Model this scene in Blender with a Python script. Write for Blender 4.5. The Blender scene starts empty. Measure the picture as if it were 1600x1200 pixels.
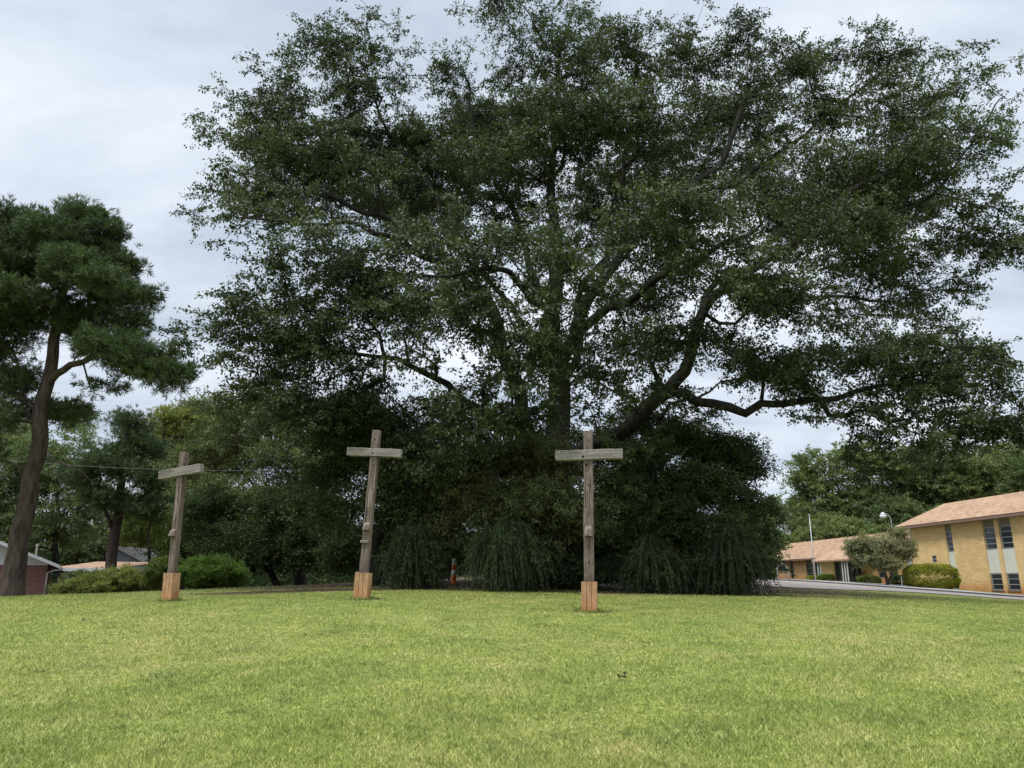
import bpy, bmesh, math, random
import numpy as np
from mathutils import Vector, Matrix
R = math.radians
sc = bpy.context.scene
col = sc.collection
# ------------------------------------------------------------------ camera
F, TH, EYE = 1180.0, R(14.63), 1.6
cd = bpy.data.cameras.new('camera'); cam = bpy.data.objects.new('camera', cd); col.objects.link(cam)
cam.location = (0, 0, EYE); cam.rotation_euler = (R(90) + TH, 0, 0)
cd.sensor_width = 36; cd.lens = F / 1600 * 36; cd.clip_start = 0.1; cd.clip_end = 2000
sc.camera = cam
# ------------------------------------------------------------------ sky and sun
SUN_EL, SUN_AZ = R(55), R(238)           # azimuth clockwise from +Y
w = bpy.data.worlds.new('World'); sc.world = w; w.use_nodes = True
nt = w.node_tree; nt.nodes.clear()
def N(tree, t, **kw):
    n = tree.nodes.new(t)
    for k, v in kw.items():
        if k in n.inputs: n.inputs[k].default_value = v
        else: setattr(n, k, v)
    return n
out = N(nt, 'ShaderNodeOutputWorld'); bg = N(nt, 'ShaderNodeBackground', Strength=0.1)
sky = N(nt, 'ShaderNodeTexSky'); sky.sky_type = 'NISHITA'; sky.sun_disc = False
sky.sun_elevation = SUN_EL; sky.sun_rotation = SUN_AZ
tc = N(nt, 'ShaderNodeTexCoord'); sep = N(nt, 'ShaderNodeSeparateXYZ')
nt.links.new(tc.outputs['Generated'], sep.inputs[0])
def M(tree, op, a, b=None, clamp=False):
    n = tree.nodes.new('ShaderNodeMath'); n.operation = op; n.use_clamp = clamp
    for i, v in enumerate((a, b)):
        if v is None: continue
        if isinstance(v, (int, float)): n.inputs[i].default_value = v
        else: tree.links.new(v, n.inputs[i])
    return n.outputs[0]
zc = M(nt, 'ADD', M(nt, 'MAXIMUM', sep.outputs[2], 0.0), 0.22)
cx = M(nt, 'DIVIDE', sep.outputs[0], zc); cy = M(nt, 'DIVIDE', sep.outputs[1], zc)
cmb = N(nt, 'ShaderNodeCombineXYZ'); nt.links.new(cx, cmb.inputs[0]); nt.links.new(cy, cmb.inputs[1])
n1 = N(nt, 'ShaderNodeTexNoise', Scale=1.15, Detail=9.0, Roughness=0.58, Distortion=0.25)
mp = N(nt, 'ShaderNodeMapping'); mp.inputs['Scale'].default_value = (1.0, 1.7, 1); mp.inputs['Rotation'].default_value = (0, 0, 0.5); mp.inputs['Location'].default_value = (5.6, 2.2, 0)
nt.links.new(cmb.outputs[0], mp.inputs[0]); nt.links.new(mp.outputs[0], n1.inputs['Vector'])
ramp = N(nt, 'ShaderNodeValToRGB'); nt.links.new(n1.outputs[0], ramp.inputs[0])
e = ramp.color_ramp.elements
e[0].position = 0.34; e[0].color = (4.1, 4.8, 5.8, 1)
e[1].position = 0.66; e[1].color = (7.6, 8.0, 8.6, 1)
m_ = ramp.color_ramp.elements.new(0.5); m_.color = (5.9, 6.5, 7.4, 1)
mix = N(nt, 'ShaderNodeMix', data_type='RGBA'); mix.inputs[0].default_value = 0.96
nt.links.new(sky.outputs[0], mix.inputs[6]); nt.links.new(ramp.outputs[0], mix.inputs[7])
# extra brightness put into the sky above the view, lifting light on the scene
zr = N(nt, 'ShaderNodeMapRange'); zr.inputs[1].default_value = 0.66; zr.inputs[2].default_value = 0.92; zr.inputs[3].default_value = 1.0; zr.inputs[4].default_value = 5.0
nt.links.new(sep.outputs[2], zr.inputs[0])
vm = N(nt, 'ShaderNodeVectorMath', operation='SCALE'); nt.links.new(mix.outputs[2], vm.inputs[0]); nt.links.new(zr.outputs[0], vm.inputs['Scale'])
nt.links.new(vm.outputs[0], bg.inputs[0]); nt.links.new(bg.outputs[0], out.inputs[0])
sl = bpy.data.lights.new('sun', 'SUN'); sl.energy = 1.5; sl.angle = R(14); sl.color = (1.0, 0.96, 0.9)
so = bpy.data.objects.new('sun', sl); col.objects.link(so)
sdir = Vector((math.sin(SUN_AZ) * math.cos(SUN_EL), math.cos(SUN_AZ) * math.cos(SUN_EL), math.sin(SUN_EL)))
so.rotation_euler = sdir.to_track_quat('Z', 'Y').to_euler()
sc.view_settings.view_transform = 'Standard'; sc.view_settings.look = 'None'
sc.view_settings.exposure = 0.35; sc.view_settings.gamma = 1.0
sc.render.resolution_x = 1024; sc.render.resolution_y = 768
sc.cycles.max_bounces = 6; sc.cycles.transparent_max_bounces = 4
# ------------------------------------------------------------------ helpers
CT, ST = math.cos(TH), math.sin(TH)
def P(px, py, Y):
    """world point seen at (px,py) of the photograph at distance Y in front"""
    a, b = (px - 800) / F, (600 - py) / F
    ry = CT - b * ST; rz = ST + b * CT; t = Y / ry
    return np.array((a * t, Y, EYE + rz * t))
def ray_dir(px, py):
    a, b = (px - 800) / F, (600 - py) / F
    return np.array((a, CT - b * ST, ST + b * CT))
def tag(o, label=None, cat=None, group=None, kind=None):
    if label: o['label'] = label
    if cat: o['category'] = cat
    if group: o['group'] = group
    if kind: o['kind'] = kind
    return o
def empty(name, loc, label=None, cat=None, group=None, rz=0):
    o = bpy.data.objects.new(name, None); col.objects.link(o); o.location = [float(v) for v in loc]
    o.rotation_euler = (0, 0, rz); o.empty_display_size = 0.3
    return tag(o, label, cat, group)
def link(name, me, m, parent=None, smooth=False):
    o = bpy.data.objects.new(name, me); col.objects.link(o)
    for q in (m if isinstance(m, (list, tuple)) else [m]): me.materials.append(q)
    if parent: o.parent = parent
    if smooth: me.shade_smooth()
    return o
def np_mesh(name, V, Fc, k, rnd=None, origin=None):
    """V (n,3), Fc (m,k) -> mesh"""
    if origin is not None: V = V - np.asarray(origin)
    me = bpy.data.meshes.new(name); n, m = len(V), len(Fc)
    me.vertices.add(n); me.vertices.foreach_set('co', np.ascontiguousarray(V, dtype=np.float32).ravel())
    me.loops.add(m * k); me.loops.foreach_set('vertex_index', np.ascontiguousarray(Fc, dtype=np.int32).ravel())
    me.polygons.add(m); me.polygons.foreach_set('loop_start', np.arange(0, m * k, k, dtype=np.int32))
    me.polygons.foreach_set('loop_total', np.full(m, k, dtype=np.int32))
    me.update(calc_edges=True)
    if rnd is not None:
        a = me.attributes.new('rnd', 'FLOAT', 'FACE'); a.data.foreach_set('value', rnd.astype(np.float32))
    return me
class MB:
    """collects shapes into one mesh"""
    def __init__(s): s.v = []; s.f = []
    def raw(s, v, f):
        k = len(s.v); s.v += [tuple(map(float, p)) for p in v]; s.f += [tuple(i + k for i in q) for q in f]; return s
    def box(s, x0, x1, y0, y1, z0, z1):
        return s.raw([(x0,y0,z0),(x1,y0,z0),(x1,y1,z0),(x0,y1,z0),(x0,y0,z1),(x1,y0,z1),(x1,y1,z1),(x0,y1,z1)],
                     [(0,3,2,1),(4,5,6,7),(0,1,5,4),(1,2,6,5),(2,3,7,6),(3,0,4,7)])
    def tube(s, pts, rad, n=8, cap=True):
        pts = [np.asarray(p, float) for p in pts]; rs = rad if isinstance(rad, (list, tuple, np.ndarray)) else [rad] * len(pts)
        k = len(s.v); u = None
        for i, p in enumerate(pts):
            t = (pts[min(i + 1, len(pts) - 1)] - pts[max(i - 1, 0)]); t = t / (np.linalg.norm(t) + 1e-9)
            if u is None:
                a = np.array((0, 0, 1.0)) if abs(t[2]) < .8 else np.array((1.0, 0, 0))
                u = np.cross(t, a)
            u = u - t * u.dot(t); u /= np.linalg.norm(u) + 1e-9; vv = np.cross(t, u)
            for j in range(n):
                an = 2 * math.pi * j / n; s.v.append(tuple(p + rs[i] * (math.cos(an) * u + math.sin(an) * vv)))
        for i in range(len(pts) - 1):
            for j in range(n):
                a = k + i * n + j; b = k + i * n + (j + 1) % n
                s.f.append((a, b, b + n, a + n))
        if cap:
            s.f.append(tuple(k + j for j in range(n))[::-1]); e0 = k + (len(pts) - 1) * n
            s.f.append(tuple(e0 + j for j in range(n)))
        return s
    def build(s, name, m, parent=None, smooth=False, bevel=0, mat=None, rough=0, seed=0):
        me = bpy.data.meshes.new(name); vs = s.v
        me.from_pydata(vs, [], s.f); 
        bm = bmesh.new(); bm.from_mesh(me)
        bmesh.ops.recalc_face_normals(bm, faces=bm.faces)
        if bevel: bmesh.ops.bevel(bm, geom=bm.edges[:] , offset=bevel, segments=2, affect='EDGES', profile=.6)
        if rough:
            rr = random.Random(seed)
            for v in bm.verts: v.co += Vector((rr.uniform(-rough, rough), rr.uniform(-rough, rough), rr.uniform(-rough, rough)))
        bm.to_mesh(me); bm.free()
        return link(name, me, m, parent, smooth)
# ------------------------------------------------------------------ materials
def mat(name): 
    m = bpy.data.materials.new(name); m.use_nodes = True; t = m.node_tree; b = t.nodes['Principled BSDF']; return m, t, b
def noise(t, scale, detail=4, rough=.55, vec=None, dist=0):
    n = N(t, 'ShaderNodeTexNoise', Scale=float(scale), Detail=float(detail), Roughness=rough, Distortion=float(dist))
    if vec is not None: t.links.new(vec, n.inputs['Vector'])
    return n.outputs[0]
def ramp_(t, fac, stops):
    r = N(t, 'ShaderNodeValToRGB'); t.links.new(fac, r.inputs[0]); el = r.color_ramp.elements
    while len(el) < len(stops): el.new(.5)
    for q, (p, c) in zip(el, stops): q.position = p; q.color = (*c, 1)
    return r.outputs[0]
def mixc(t, fac, a, b, mode='MIX'):
    n = N(t, 'ShaderNodeMix', data_type='RGBA', blend_type=mode)
    for i, v in ((0, fac), (6, a), (7, b)):
        if isinstance(v, (int, float)): n.inputs[i].default_value = v
        elif isinstance(v, tuple): n.inputs[i].default_value = (*v, 1)
        else: t.links.new(v, n.inputs[i])
    return n.outputs[2]
def bump(t, b, h, strength, dist):
    n = N(t, 'ShaderNodeBump', Strength=strength, Distance=dist); t.links.new(h, n.inputs['Height']); t.links.new(n.outputs[0], b.inputs['Normal'])
def coord(t, kind='Object', scale=(1, 1, 1)):
    c = N(t, 'ShaderNodeTexCoord'); mpp = N(t, 'ShaderNodeMapping'); mpp.inputs['Scale'].default_value = scale
    t.links.new(c.outputs[kind], mpp.inputs[0]); return mpp.outputs[0]
def simple(name, c, rough=.7, var=.15, scale=8, metallic=0, spec=.3):
    m, t, b = mat(name); v = coord(t)
    f = noise(t, scale, 5, .6, v)
    c2 = tuple(x * (1 - var) for x in c); c3 = tuple(min(1, x * (1 + var)) for x in c)
    t.links.new(ramp_(t, f, [(.3, c2), (.7, c3)]), b.inputs['Base Color'])
    b.inputs['Roughness'].default_value = rough; b.inputs['Metallic'].default_value = metallic; b.inputs['Specular IOR Level'].default_value = spec
    return m
def leaf_mat(name, dark, light, transl=.25, rough=.6, spec=.2, nscale=.35):
    m, t, b = mat(name); a = N(t, 'ShaderNodeAttribute'); a.attribute_name = 'rnd'
    g = N(t, 'ShaderNodeNewGeometry'); f = noise(t, nscale, 3, .5, g.outputs['Position'])
    s = M(t, 'ADD', M(t, 'MULTIPLY', a.outputs['Fac'], .5), M(t, 'MULTIPLY', f, .75))
    md = tuple((x + y) / 2 for x, y in zip(dark, light))
    c = ramp_(t, s, [(.32, dark), (.62, md), (.92, light)])
    t.links.new(c, b.inputs['Base Color']); b.inputs['Roughness'].default_value = rough; b.inputs['Specular IOR Level'].default_value = spec
    tr = N(t, 'ShaderNodeBsdfTranslucent'); c2 = mixc(t, 1.0, c, (1.25, 1.35, .7), 'MULTIPLY'); t.links.new(c2, tr.inputs[0])
    ms = N(t, 'ShaderNodeMixShader'); ms.inputs[0].default_value = transl
    o = t.nodes['Material Output']; t.links.new(b.outputs[0], ms.inputs[1]); t.links.new(tr.outputs[0], ms.inputs[2]); t.links.new(ms.outputs[0], o.inputs[0])
    return m
def bark_mat(name, dark, light, sc_=6, strength=.6):
    m, t, b = mat(name); v = coord(t, 'Object', (1, 1, .22))
    f = noise(t, sc_, 6, .65, v, .4)
    t.links.new(ramp_(t, f, [(.3, dark), (.7, light)]), b.inputs['Base Color']); b.inputs['Roughness'].default_value = .95
    b.inputs['Specular IOR Level'].default_value = .1; bump(t, b, f, strength, .06); return m
def lawn_nodes(t, pos):
    """green turf with straw patches"""
    big = noise(t, .22, 3, .55, pos); mid = noise(t, 1.1, 4, .6, pos); fine = noise(t, 14, 4, .7, pos)
    c = ramp_(t, big, [(.34, (.228, .268, .072)), (.5, (.275, .305, .078)), (.66, (.350, .325, .115))])
    c2 = ramp_(t, mid, [(.30, (.150, .188, .056)), (.5, (.262, .300, .076)), (.72, (.415, .365, .155))])
    c = mixc(t, .5, c, c2)
    sp_ = ramp_(t, noise(t, 3.4, 5, .65, pos), [(.30, (.55, .60, .55)), (.44, (.96, .98, .95)), (.6, (1.0, 1.0, 1.0)), (.74, (1.22, 1.14, 1.2))])
    return mixc(t, 1.0, c, sp_, 'MULTIPLY'), fine
mats = {}
m, t, b = mat('lawn'); g = N(t, 'ShaderNodeNewGeometry'); pos = g.outputs['Position']
c, fine = lawn_nodes(t, pos)
dk = ramp_(t, fine, [(.3, (.16, .18, .14)), (.5, (.66, .68, .58)), (.75, (1.5, 1.4, 1.4))])
c = mixc(t, 1.0, c, dk, 'MULTIPLY')
va = N(t, 'ShaderNodeAttribute'); va.attribute_name = 'dirt_shade'
dirt_shade_c = ramp_(t, noise(t, 3, 6, .7, pos), [(.3, (.030, .020, .013)), (.6, (.075, .045, .028)), (.8, (.05, .055, .02))])
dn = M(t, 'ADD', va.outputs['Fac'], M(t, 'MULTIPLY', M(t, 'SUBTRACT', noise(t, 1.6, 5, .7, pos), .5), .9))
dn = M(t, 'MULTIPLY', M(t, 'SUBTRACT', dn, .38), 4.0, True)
c = mixc(t, dn, c, dirt_shade_c)
t.links.new(c, b.inputs['Base Color']); b.inputs['Roughness'].default_value = .9; b.inputs['Specular IOR Level'].default_value = .1
bump(t, b, fine, .8, .03); mats['lawn'] = m
m, t, b = mat('grass blades'); g = N(t, 'ShaderNodeNewGeometry'); c, fine = lawn_nodes(t, g.outputs['Position'])
a = N(t, 'ShaderNodeAttribute'); a.attribute_name = 'rnd'
k = ramp_(t, a.outputs['Fac'], [(0, (.30, .42, .28)), (.3, (.80, .92, .65)), (.65, (1.3, 1.32, 1.15)), (.85, (1.9, 1.75, 2.1)), (1, (2.4, 2.15, 2.9))])
c = mixc(t, 1.0, c, k, 'MULTIPLY'); t.links.new(c, b.inputs['Base Color']); b.inputs['Roughness'].default_value = .55; b.inputs['Specular IOR Level'].default_value = .3
tr = N(t, 'ShaderNodeBsdfTranslucent'); t.links.new(c, tr.inputs[0]); ms = N(t, 'ShaderNodeMixShader'); ms.inputs[0].default_value = .3
t.links.new(b.outputs[0], ms.inputs[1]); t.links.new(tr.outputs[0], ms.inputs[2]); t.links.new(ms.outputs[0], t.nodes['Material Output'].inputs[0]); mats['blade'] = m
def wood_mat(name, axis, cols, stain=None, lichen=0):
    m, t, b = mat(name); s = [7.0, 7.0, 7.0]; s[axis] = .45
    v = coord(t, 'Object', tuple(s)); f = noise(t, 3.2, 8, .7, v, .6); s2 = [1., 1, 1]; s2[axis] = .6
    f2 = noise(t, 3, 4, .6, coord(t, 'Object', tuple(s2)))
    c = ramp_(t, f, [(.28, cols[0]), (.5, cols[1]), (.72, cols[2])])
    c = mixc(t, 1.0, c, ramp_(t, f2, [(.3, (.62, .60, .58)), (.62, (1.1, 1.1, 1.1))]), 'MULTIPLY')
    if lichen:
        fl = noise(t, 11, 6, .75, coord(t)); k = M(t, 'MULTIPLY', M(t, 'SUBTRACT', fl, .56), 9.0, True)
        c = mixc(t, M(t, 'MULTIPLY', k, lichen), c, (.36, .36, .33))
    if stain:
        tcx = N(t, 'ShaderNodeTexCoord'); sp = N(t, 'ShaderNodeSeparateXYZ'); t.links.new(tcx.outputs['Object'], sp.inputs[0])
        h = M(t, 'ADD', sp.outputs[2], M(t, 'MULTIPLY', noise(t, 5, 4, .6, coord(t)), .45))
        k = N(t, 'ShaderNodeMapRange'); k.inputs[1].default_value = .62; k.inputs[2].default_value = .18; k.inputs[3].default_value = 0; k.inputs[4].default_value = .85
        t.links.new(h, k.inputs[0]); c = mixc(t, k.outputs[0], c, stain)
    t.links.new(c, b.inputs['Base Color']); b.inputs['Roughness'].default_value = .85; b.inputs['Specular IOR Level'].default_value = .2
    bump(t, b, f, .7, .012); return m
OLD = [(.050, .034, .026), (.175, .132, .108), (.330, .272, .230)]
mats['old_z'] = wood_mat('weathered post', 2, OLD, None, .35)
mats['old_x'] = wood_mat('weathered beam', 0, [(.070, .060, .050), (.200, .178, .155), (.34, .31, .275)], None, .8)
mats['new_z'] = wood_mat('treated lumber', 2, [(.26, .135, .065), (.50, .30, .16), (.64, .44, .26)], (.42, .16, .065))
mats['hole'] = simple('knot hole', (.008, .006, .005), .9)
mats['asphalt'] = simple('asphalt', (.25, .24, .222), .9, .2, 30)
mats['kerb'] = simple('kerb', (.045, .04, .038), .9, .3, 4)  # near-black tone also paints in the shadow line along the kerb
m, t, b = mat('gravel'); v = coord(t)
f = noise(t, 9, 6, .75, v); t.links.new(ramp_(t, f, [(.32, (.075, .058, .048)), (.5, (.26, .215, .18)), (.70, (.45, .385, .33))]), b.inputs['Base Color']); b.inputs['Roughness'].default_value = .95; bump(t, b, f, .8, .04); mats['gravel'] = m
def brick(name, c1, c2, mortar, su, sv, msize=.012, stain=False, axis='u'):
    m, t, b = mat(name); tcx = N(t, 'ShaderNodeTexCoord'); sp = N(t, 'ShaderNodeSeparateXYZ'); t.links.new(tcx.outputs['Object'], sp.inputs[0])
    cb = N(t, 'ShaderNodeCombineXYZ'); t.links.new(M(t, 'ADD', sp.outputs[0], sp.outputs[1]), cb.inputs[0]); t.links.new(sp.outputs[2], cb.inputs[1])
    br = N(t, 'ShaderNodeTexBrick'); br.inputs['Scale'].default_value = 1; br.inputs['Brick Width'].default_value = su; br.inputs['Row Height'].default_value = sv
    br.inputs['Mortar Size'].default_value = msize; br.inputs['Color1'].default_value = (*c1, 1); br.inputs['Color2'].default_value = (*c2, 1); br.inputs['Mortar'].default_value = (*mortar, 1)
    t.links.new(cb.outputs[0], br.inputs['Vector']); c = br.outputs[0]
    c = mixc(t, 1.0, c, ramp_(t, noise(t, .8, 5, .65, tcx.outputs['Object']), [(.3, (.82, .80, .78)), (.7, (1.1, 1.1, 1.1))]), 'MULTIPLY')
    c = mixc(t, 1.0, c, ramp_(t, noise(t, 2.2, 5, .7, coord(t, 'Object', (.35, .35, 5))), [(.3, (.80, .78, .76)), (.55, (1, 1, 1)), (.75, (1.12, 1.1, 1.05))]), 'MULTIPLY')
    if stain:
        h = M(t, 'ADD', sp.outputs[2], M(t, 'MULTIPLY', noise(t, 1.2, 5, .6, tcx.outputs['Object']), .9))
        k = N(t, 'ShaderNodeMapRange'); k.inputs[1].default_value = 1.75; k.inputs[2].default_value = .85; k.inputs[4].default_value = .75
        t.links.new(h, k.inputs[0]); c = mixc(t, k.outputs[0], c, (.42, .15, .045))
    t.links.new(c, b.inputs['Base Color']); b.inputs['Roughness'].default_value = .9; return m
mats['yellow'] = brick('yellow brick', (.76, .54, .25), (.66, .455, .205), (.58, .43, .25), .30, .10, .008, True)
mats['red'] = brick('red brick', (.17, .048, .040), (.12, .036, .030), (.30, .21, .19), .22, .08, .014)
mats['shingle'] = brick('pinkish shingles', (.41, .255, .150), (.31, .19, .11), (.20, .13, .08), .45, .17, .012)
mats['fascia'] = simple('brown fascia', (.20, .125, .09), .7)
mats['soffit'] = simple('soffit', (.22, .19, .15), .8)
mats['panel'] = simple('cream panel', (.60, .585, .52), .6, .06, 2)
mats['tan'] = simple('tan panel', (.20, .175, .12), .7, .1, 2)
mats['white'] = simple('white paint', (.60, .61, .60), .6, .08, 3)
mats['alu'] = simple('aluminium frame', (.34, .35, .36), .45, .1, 5, .3)
mats['darkroof'] = simple('dark shingles', (.06, .055, .05), .9)
mats['siding'] = simple('grey siding', (.22, .24, .25), .7, .1, 3)
mats['dark'] = simple('dark interior', (.018, .018, .02), .9)
m, t, b = mat('window glass'); b.inputs['Base Color'].default_value = (.022, .025, .03, 1); b.inputs['Roughness'].default_value = .12; b.inputs['Specular IOR Level'].default_value = .5; mats['glass'] = m
mats['galv'] = simple('galvanised metal', (.42, .43, .44), .45, .12, 9, .6)
mats['lamp'] = simple('milky lamp glass', (.72, .74, .74), .3, .03)
mats['orange'] = simple('orange plastic', (.90, .17, .02), .45, .12)
mats['plwhite'] = simple('reflective white', (.85, .85, .80), .5, .12)
mats['rubber'] = simple('black rubber', (.02, .02, .02), .8)
mats['iron'] = simple('dark iron', (.035, .033, .03), .6)
mats['cable'] = simple('cable', (.10, .10, .10), .6)
mats['stone'] = simple('grey stone', (.22, .23, .21), .9, .25, 6)
mats['dead'] = simple('dead leaf', (.055, .028, .016), .8, .3, 30)
mats['box'] = simple('cardboard', (.30, .13, .07), .8)
mats['greenstem'] = simple('green stems', (.045, .055, .025), .7)
mats['flower'] = leaf_mat('seed heads', (.20, .12, .10), (.42, .30, .27))
mats['oakbark'] = bark_mat('oak bark', (.012, .011, .009), (.052, .048, .041), 5)
mats['pinebark'] = bark_mat('pine bark', (.022, .017, .014), (.120, .092, .078), 7, 1.0)
mats['twigbark'] = bark_mat('pale bark', (.06, .05, .04), (.16, .14, .115), 8)
LM = dict(
 oak=leaf_mat('oak leaves', (.008, .019, .009), (.104, .132, .046), .22, .5, .28, .22),
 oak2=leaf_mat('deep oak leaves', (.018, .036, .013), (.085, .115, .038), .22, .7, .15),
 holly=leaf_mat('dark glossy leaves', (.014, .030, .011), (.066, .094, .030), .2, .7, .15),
 olive=leaf_mat('grey green leaves', (.036, .052, .022), (.205, .230, .095), .28, .65, .2),
 green=leaf_mat('mid green leaves', (.038, .062, .014), (.150, .185, .042), .3),
 bright=leaf_mat('bright green leaves', (.045, .085, .014), (.140, .215, .036), .35),
 yellow=leaf_mat('yellow green leaves', (.085, .110, .026), (.270, .285, .080), .35),
 hedge=leaf_mat('golden hedge leaves', (.120, .140, .018), (.340, .330, .040), .3, nscale=1.2),
 pine=leaf_mat('pine needles', (.018, .038, .014), (.105, .145, .050), .15, .55, .25),
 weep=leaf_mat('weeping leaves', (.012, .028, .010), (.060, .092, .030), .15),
 pale=leaf_mat('haze-paled woodland leaves', (.065, .092, .034), (.200, .235, .085), .35, .6, .2, .12),  # leaf tone lightened in place of haze over the trees behind the building
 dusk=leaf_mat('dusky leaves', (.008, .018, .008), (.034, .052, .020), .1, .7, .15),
 myrtle=leaf_mat('crepe myrtle leaves', (.080, .100, .035), (.29, .27, .145), .25),
 far=leaf_mat('far woodland leaves', (.050, .078, .032), (.165, .205, .080), .3, nscale=.12))  # raised leaf tone stands in for distance haze
# ------------------------------------------------------------------ terrain
ctl = [(0, -6, -.25), (-12, 0, .0), (12, 0, -.05), (0, 0, 0), (-30, 0, -.1), (30, 0, -.4), (0, 7, .34), (-6, 8, .38), (7, 8, .30), (0, 13, .62), (-10, 15, .68), (10, 14, .48)]
for q in [(265, 939, 24.1), (565, 936, 21.3), (920, 955, 19.5), (0, 932, 28), (-200, 940, 28), (240, 925, 32), (400, 918, 34), (550, 912, 38),
          (640, 919, 28), (800, 923, 27), (1030, 929, 26), (1210, 932, 26), (875, 918, 33),
          (700, 904, 52), (1070, 902, 60), (1240, 919, 40), (1300, 921.5, 41), (1400, 925, 42), (1500, 931, 43.3), (1600, 938, 44), (1750, 944, 46),
          (1240, 908.5, 58), (1400, 919.5, 53), (1300, 912, 57), (1500, 927, 50), (1600, 934.5, 47.5), (1400, 914.5, 64), (1600, 930, 56.6), (1450, 918, 68), (1300, 907, 82), (1215, 905, 97), (1000, 900, 110)]:
    ctl.append(tuple(P(*q)))
ctl += [(-30, 42, -.6), (-14, 46, -.2), (-36, 55, -1.2), (-22, 58, -1.2), (-60, 30, -.5), (-60, 60, -2), (-12, 75, -.4), (-40, 110, -2), (0, 100, 2.2), (60, 20, -1.6), (60, 60, -.2), (60, 110, 1), (20, 150, 2),
        (-150, 150, -1), (150, 150, 0), (-300, 0, -2), (300, 0, -2), (0, 400, 2), (-300, 400, 0), (300, 400, 0), (0, -200, -2), (-300, -200, -2), (300, -200, -2)]
ctl = np.array(ctl, float)
def _phi(d2): return np.sqrt(d2 + 9.0)
_A = _phi(((ctl[:, None, :2] - ctl[None, :, :2]) ** 2).sum(-1)); nC = len(ctl)
_G = np.zeros((nC + 1, nC + 1)); _G[:nC, :nC] = _A; _G[nC, :nC] = 1; _G[:nC, nC] = 1
_w = np.linalg.solve(_G + np.eye(nC + 1) * 1e-6, np.append(ctl[:, 2], 0))
def H(x, y):
    x = np.asarray(x, float); y = np.asarray(y, float); o = np.full(x.shape, _w[nC])
    for i in range(nC): o = o + _w[i] * _phi((x - ctl[i, 0]) ** 2 + (y - ctl[i, 1]) ** 2)
    return o
def h1(x, y): return float(H(np.array([x]), np.array([y]))[0])
s = np.linspace(-1, 1, 521); xs = 500 * (0.14 * s + .86 * np.sign(s) * np.abs(s) ** 5)
ys = np.concatenate([np.linspace(-80, -2, 20), np.linspace(0, 110, 331), 110 * (6.0) ** (np.linspace(0, 1, 40)[1:])])
X, Y = np.meshgrid(xs, ys); Z = H(X, Y)
nx, ny = len(xs), len(ys); idx = np.arange(nx * ny).reshape(ny, nx)
Q = np.stack([idx[:-1, :-1], idx[:-1, 1:], idx[1:, 1:], idx[1:, :-1]], -1).reshape(-1, 4)
me = np_mesh('ground', np.stack([X, Y, Z], -1).reshape(-1, 3), Q, 4)
dirt_shade = np.zeros(X.shape)
def blob(cx, cy, rx, ry, amp=1.0):
    global dirt_shade; dirt_shade = np.maximum(dirt_shade, amp * np.clip(1.6 - np.sqrt(((X - cx) / rx) ** 2 + ((Y - cy) / ry) ** 2), 0, 1))
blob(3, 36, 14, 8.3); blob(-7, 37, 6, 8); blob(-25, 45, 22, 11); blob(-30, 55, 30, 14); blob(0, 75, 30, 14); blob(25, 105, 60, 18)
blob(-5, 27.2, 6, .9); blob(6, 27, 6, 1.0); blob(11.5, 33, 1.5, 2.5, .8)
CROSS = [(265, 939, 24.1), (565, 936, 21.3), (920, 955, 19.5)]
for q in CROSS: p = P(*q); blob(p[0] + .1, p[1] - .05, .55, .5, .8)  # bare soil at cross feet, strengthened to paint in their contact shadow
a = me.attributes.new('dirt_shade', 'FLOAT', 'POINT'); a.data.foreach_set('value', dirt_shade.astype(np.float32).ravel())
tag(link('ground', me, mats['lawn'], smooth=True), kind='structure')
def ribbon(name, near, far, off, m, n=160, kk=8):
    def res(pl):
        pl = np.array(pl, float); d = np.r_[0, np.cumsum(np.linalg.norm(np.diff(pl, axis=0), axis=1))]; tt = np.linspace(0, d[-1], n)
        a = np.stack([np.interp(tt, d, pl[:, i]) for i in (0, 1)], 1)
        for _ in range(6): a[1:-1] = (a[:-2] + a[1:-1] * 2 + a[2:]) / 4
        return a
    A, B = res(near), res(far); tt = np.linspace(0, 1, kk)[:, None, None]; G = A[None] * (1 - tt) + B[None] * tt
    Zz = H(G[..., 0], G[..., 1]) + (off if np.isscalar(off) else np.array(off)[:, None]); V = np.concatenate([G, Zz[..., None]], -1).reshape(-1, 3)
    ii = np.arange(kk * n).reshape(kk, n); Fq = np.stack([ii[:-1, :-1], ii[:-1, 1:], ii[1:, 1:], ii[1:, :-1]], -1).reshape(-1, 4)
    return tag(link(name, np_mesh(name, V, Fq, 4), m, smooth=True), kind='structure')
def g2(px, Yd): return ((px - 800) / (F * 1.0335) * Yd, Yd)
lawn_edge = [g2(1900, 45), g2(1600, 44), g2(1450, 43), g2(1300, 41), g2(1240, 40), g2(1180, 42), g2(1080, 50)]
kerb_l = [g2(1900, 49), g2(1600, 47.5), g2(1500, 50), g2(1400, 53), g2(1300, 57), g2(1240, 58), g2(1080, 58), g2(880, 55), g2(700, 50), g2(600, 44), g2(480, 40.5), g2(400, 40), g2(300, 43)]
kerb_in = [(x - .25, y - .35) for x, y in kerb_l]
far_e = [g2(1900, 56), g2(1600, 54), g2(1500, 58), g2(1400, 64), g2(1290, 76), g2(1150, 80), g2(1080, 66), g2(880, 61), g2(700, 55), g2(600, 48.5), g2(480, 45), g2(400, 44.5), g2(300, 47)]
ribbon('gravel', lawn_edge, kerb_l[:7], .03, mats['gravel'])
ribbon('driveway', kerb_l, far_e, .045, mats['asphalt'])
kb = ribbon('kerb', kerb_in, kerb_l, [-.05, .10, .115, .12, -.02], mats['kerb'], 200, 5)
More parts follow.
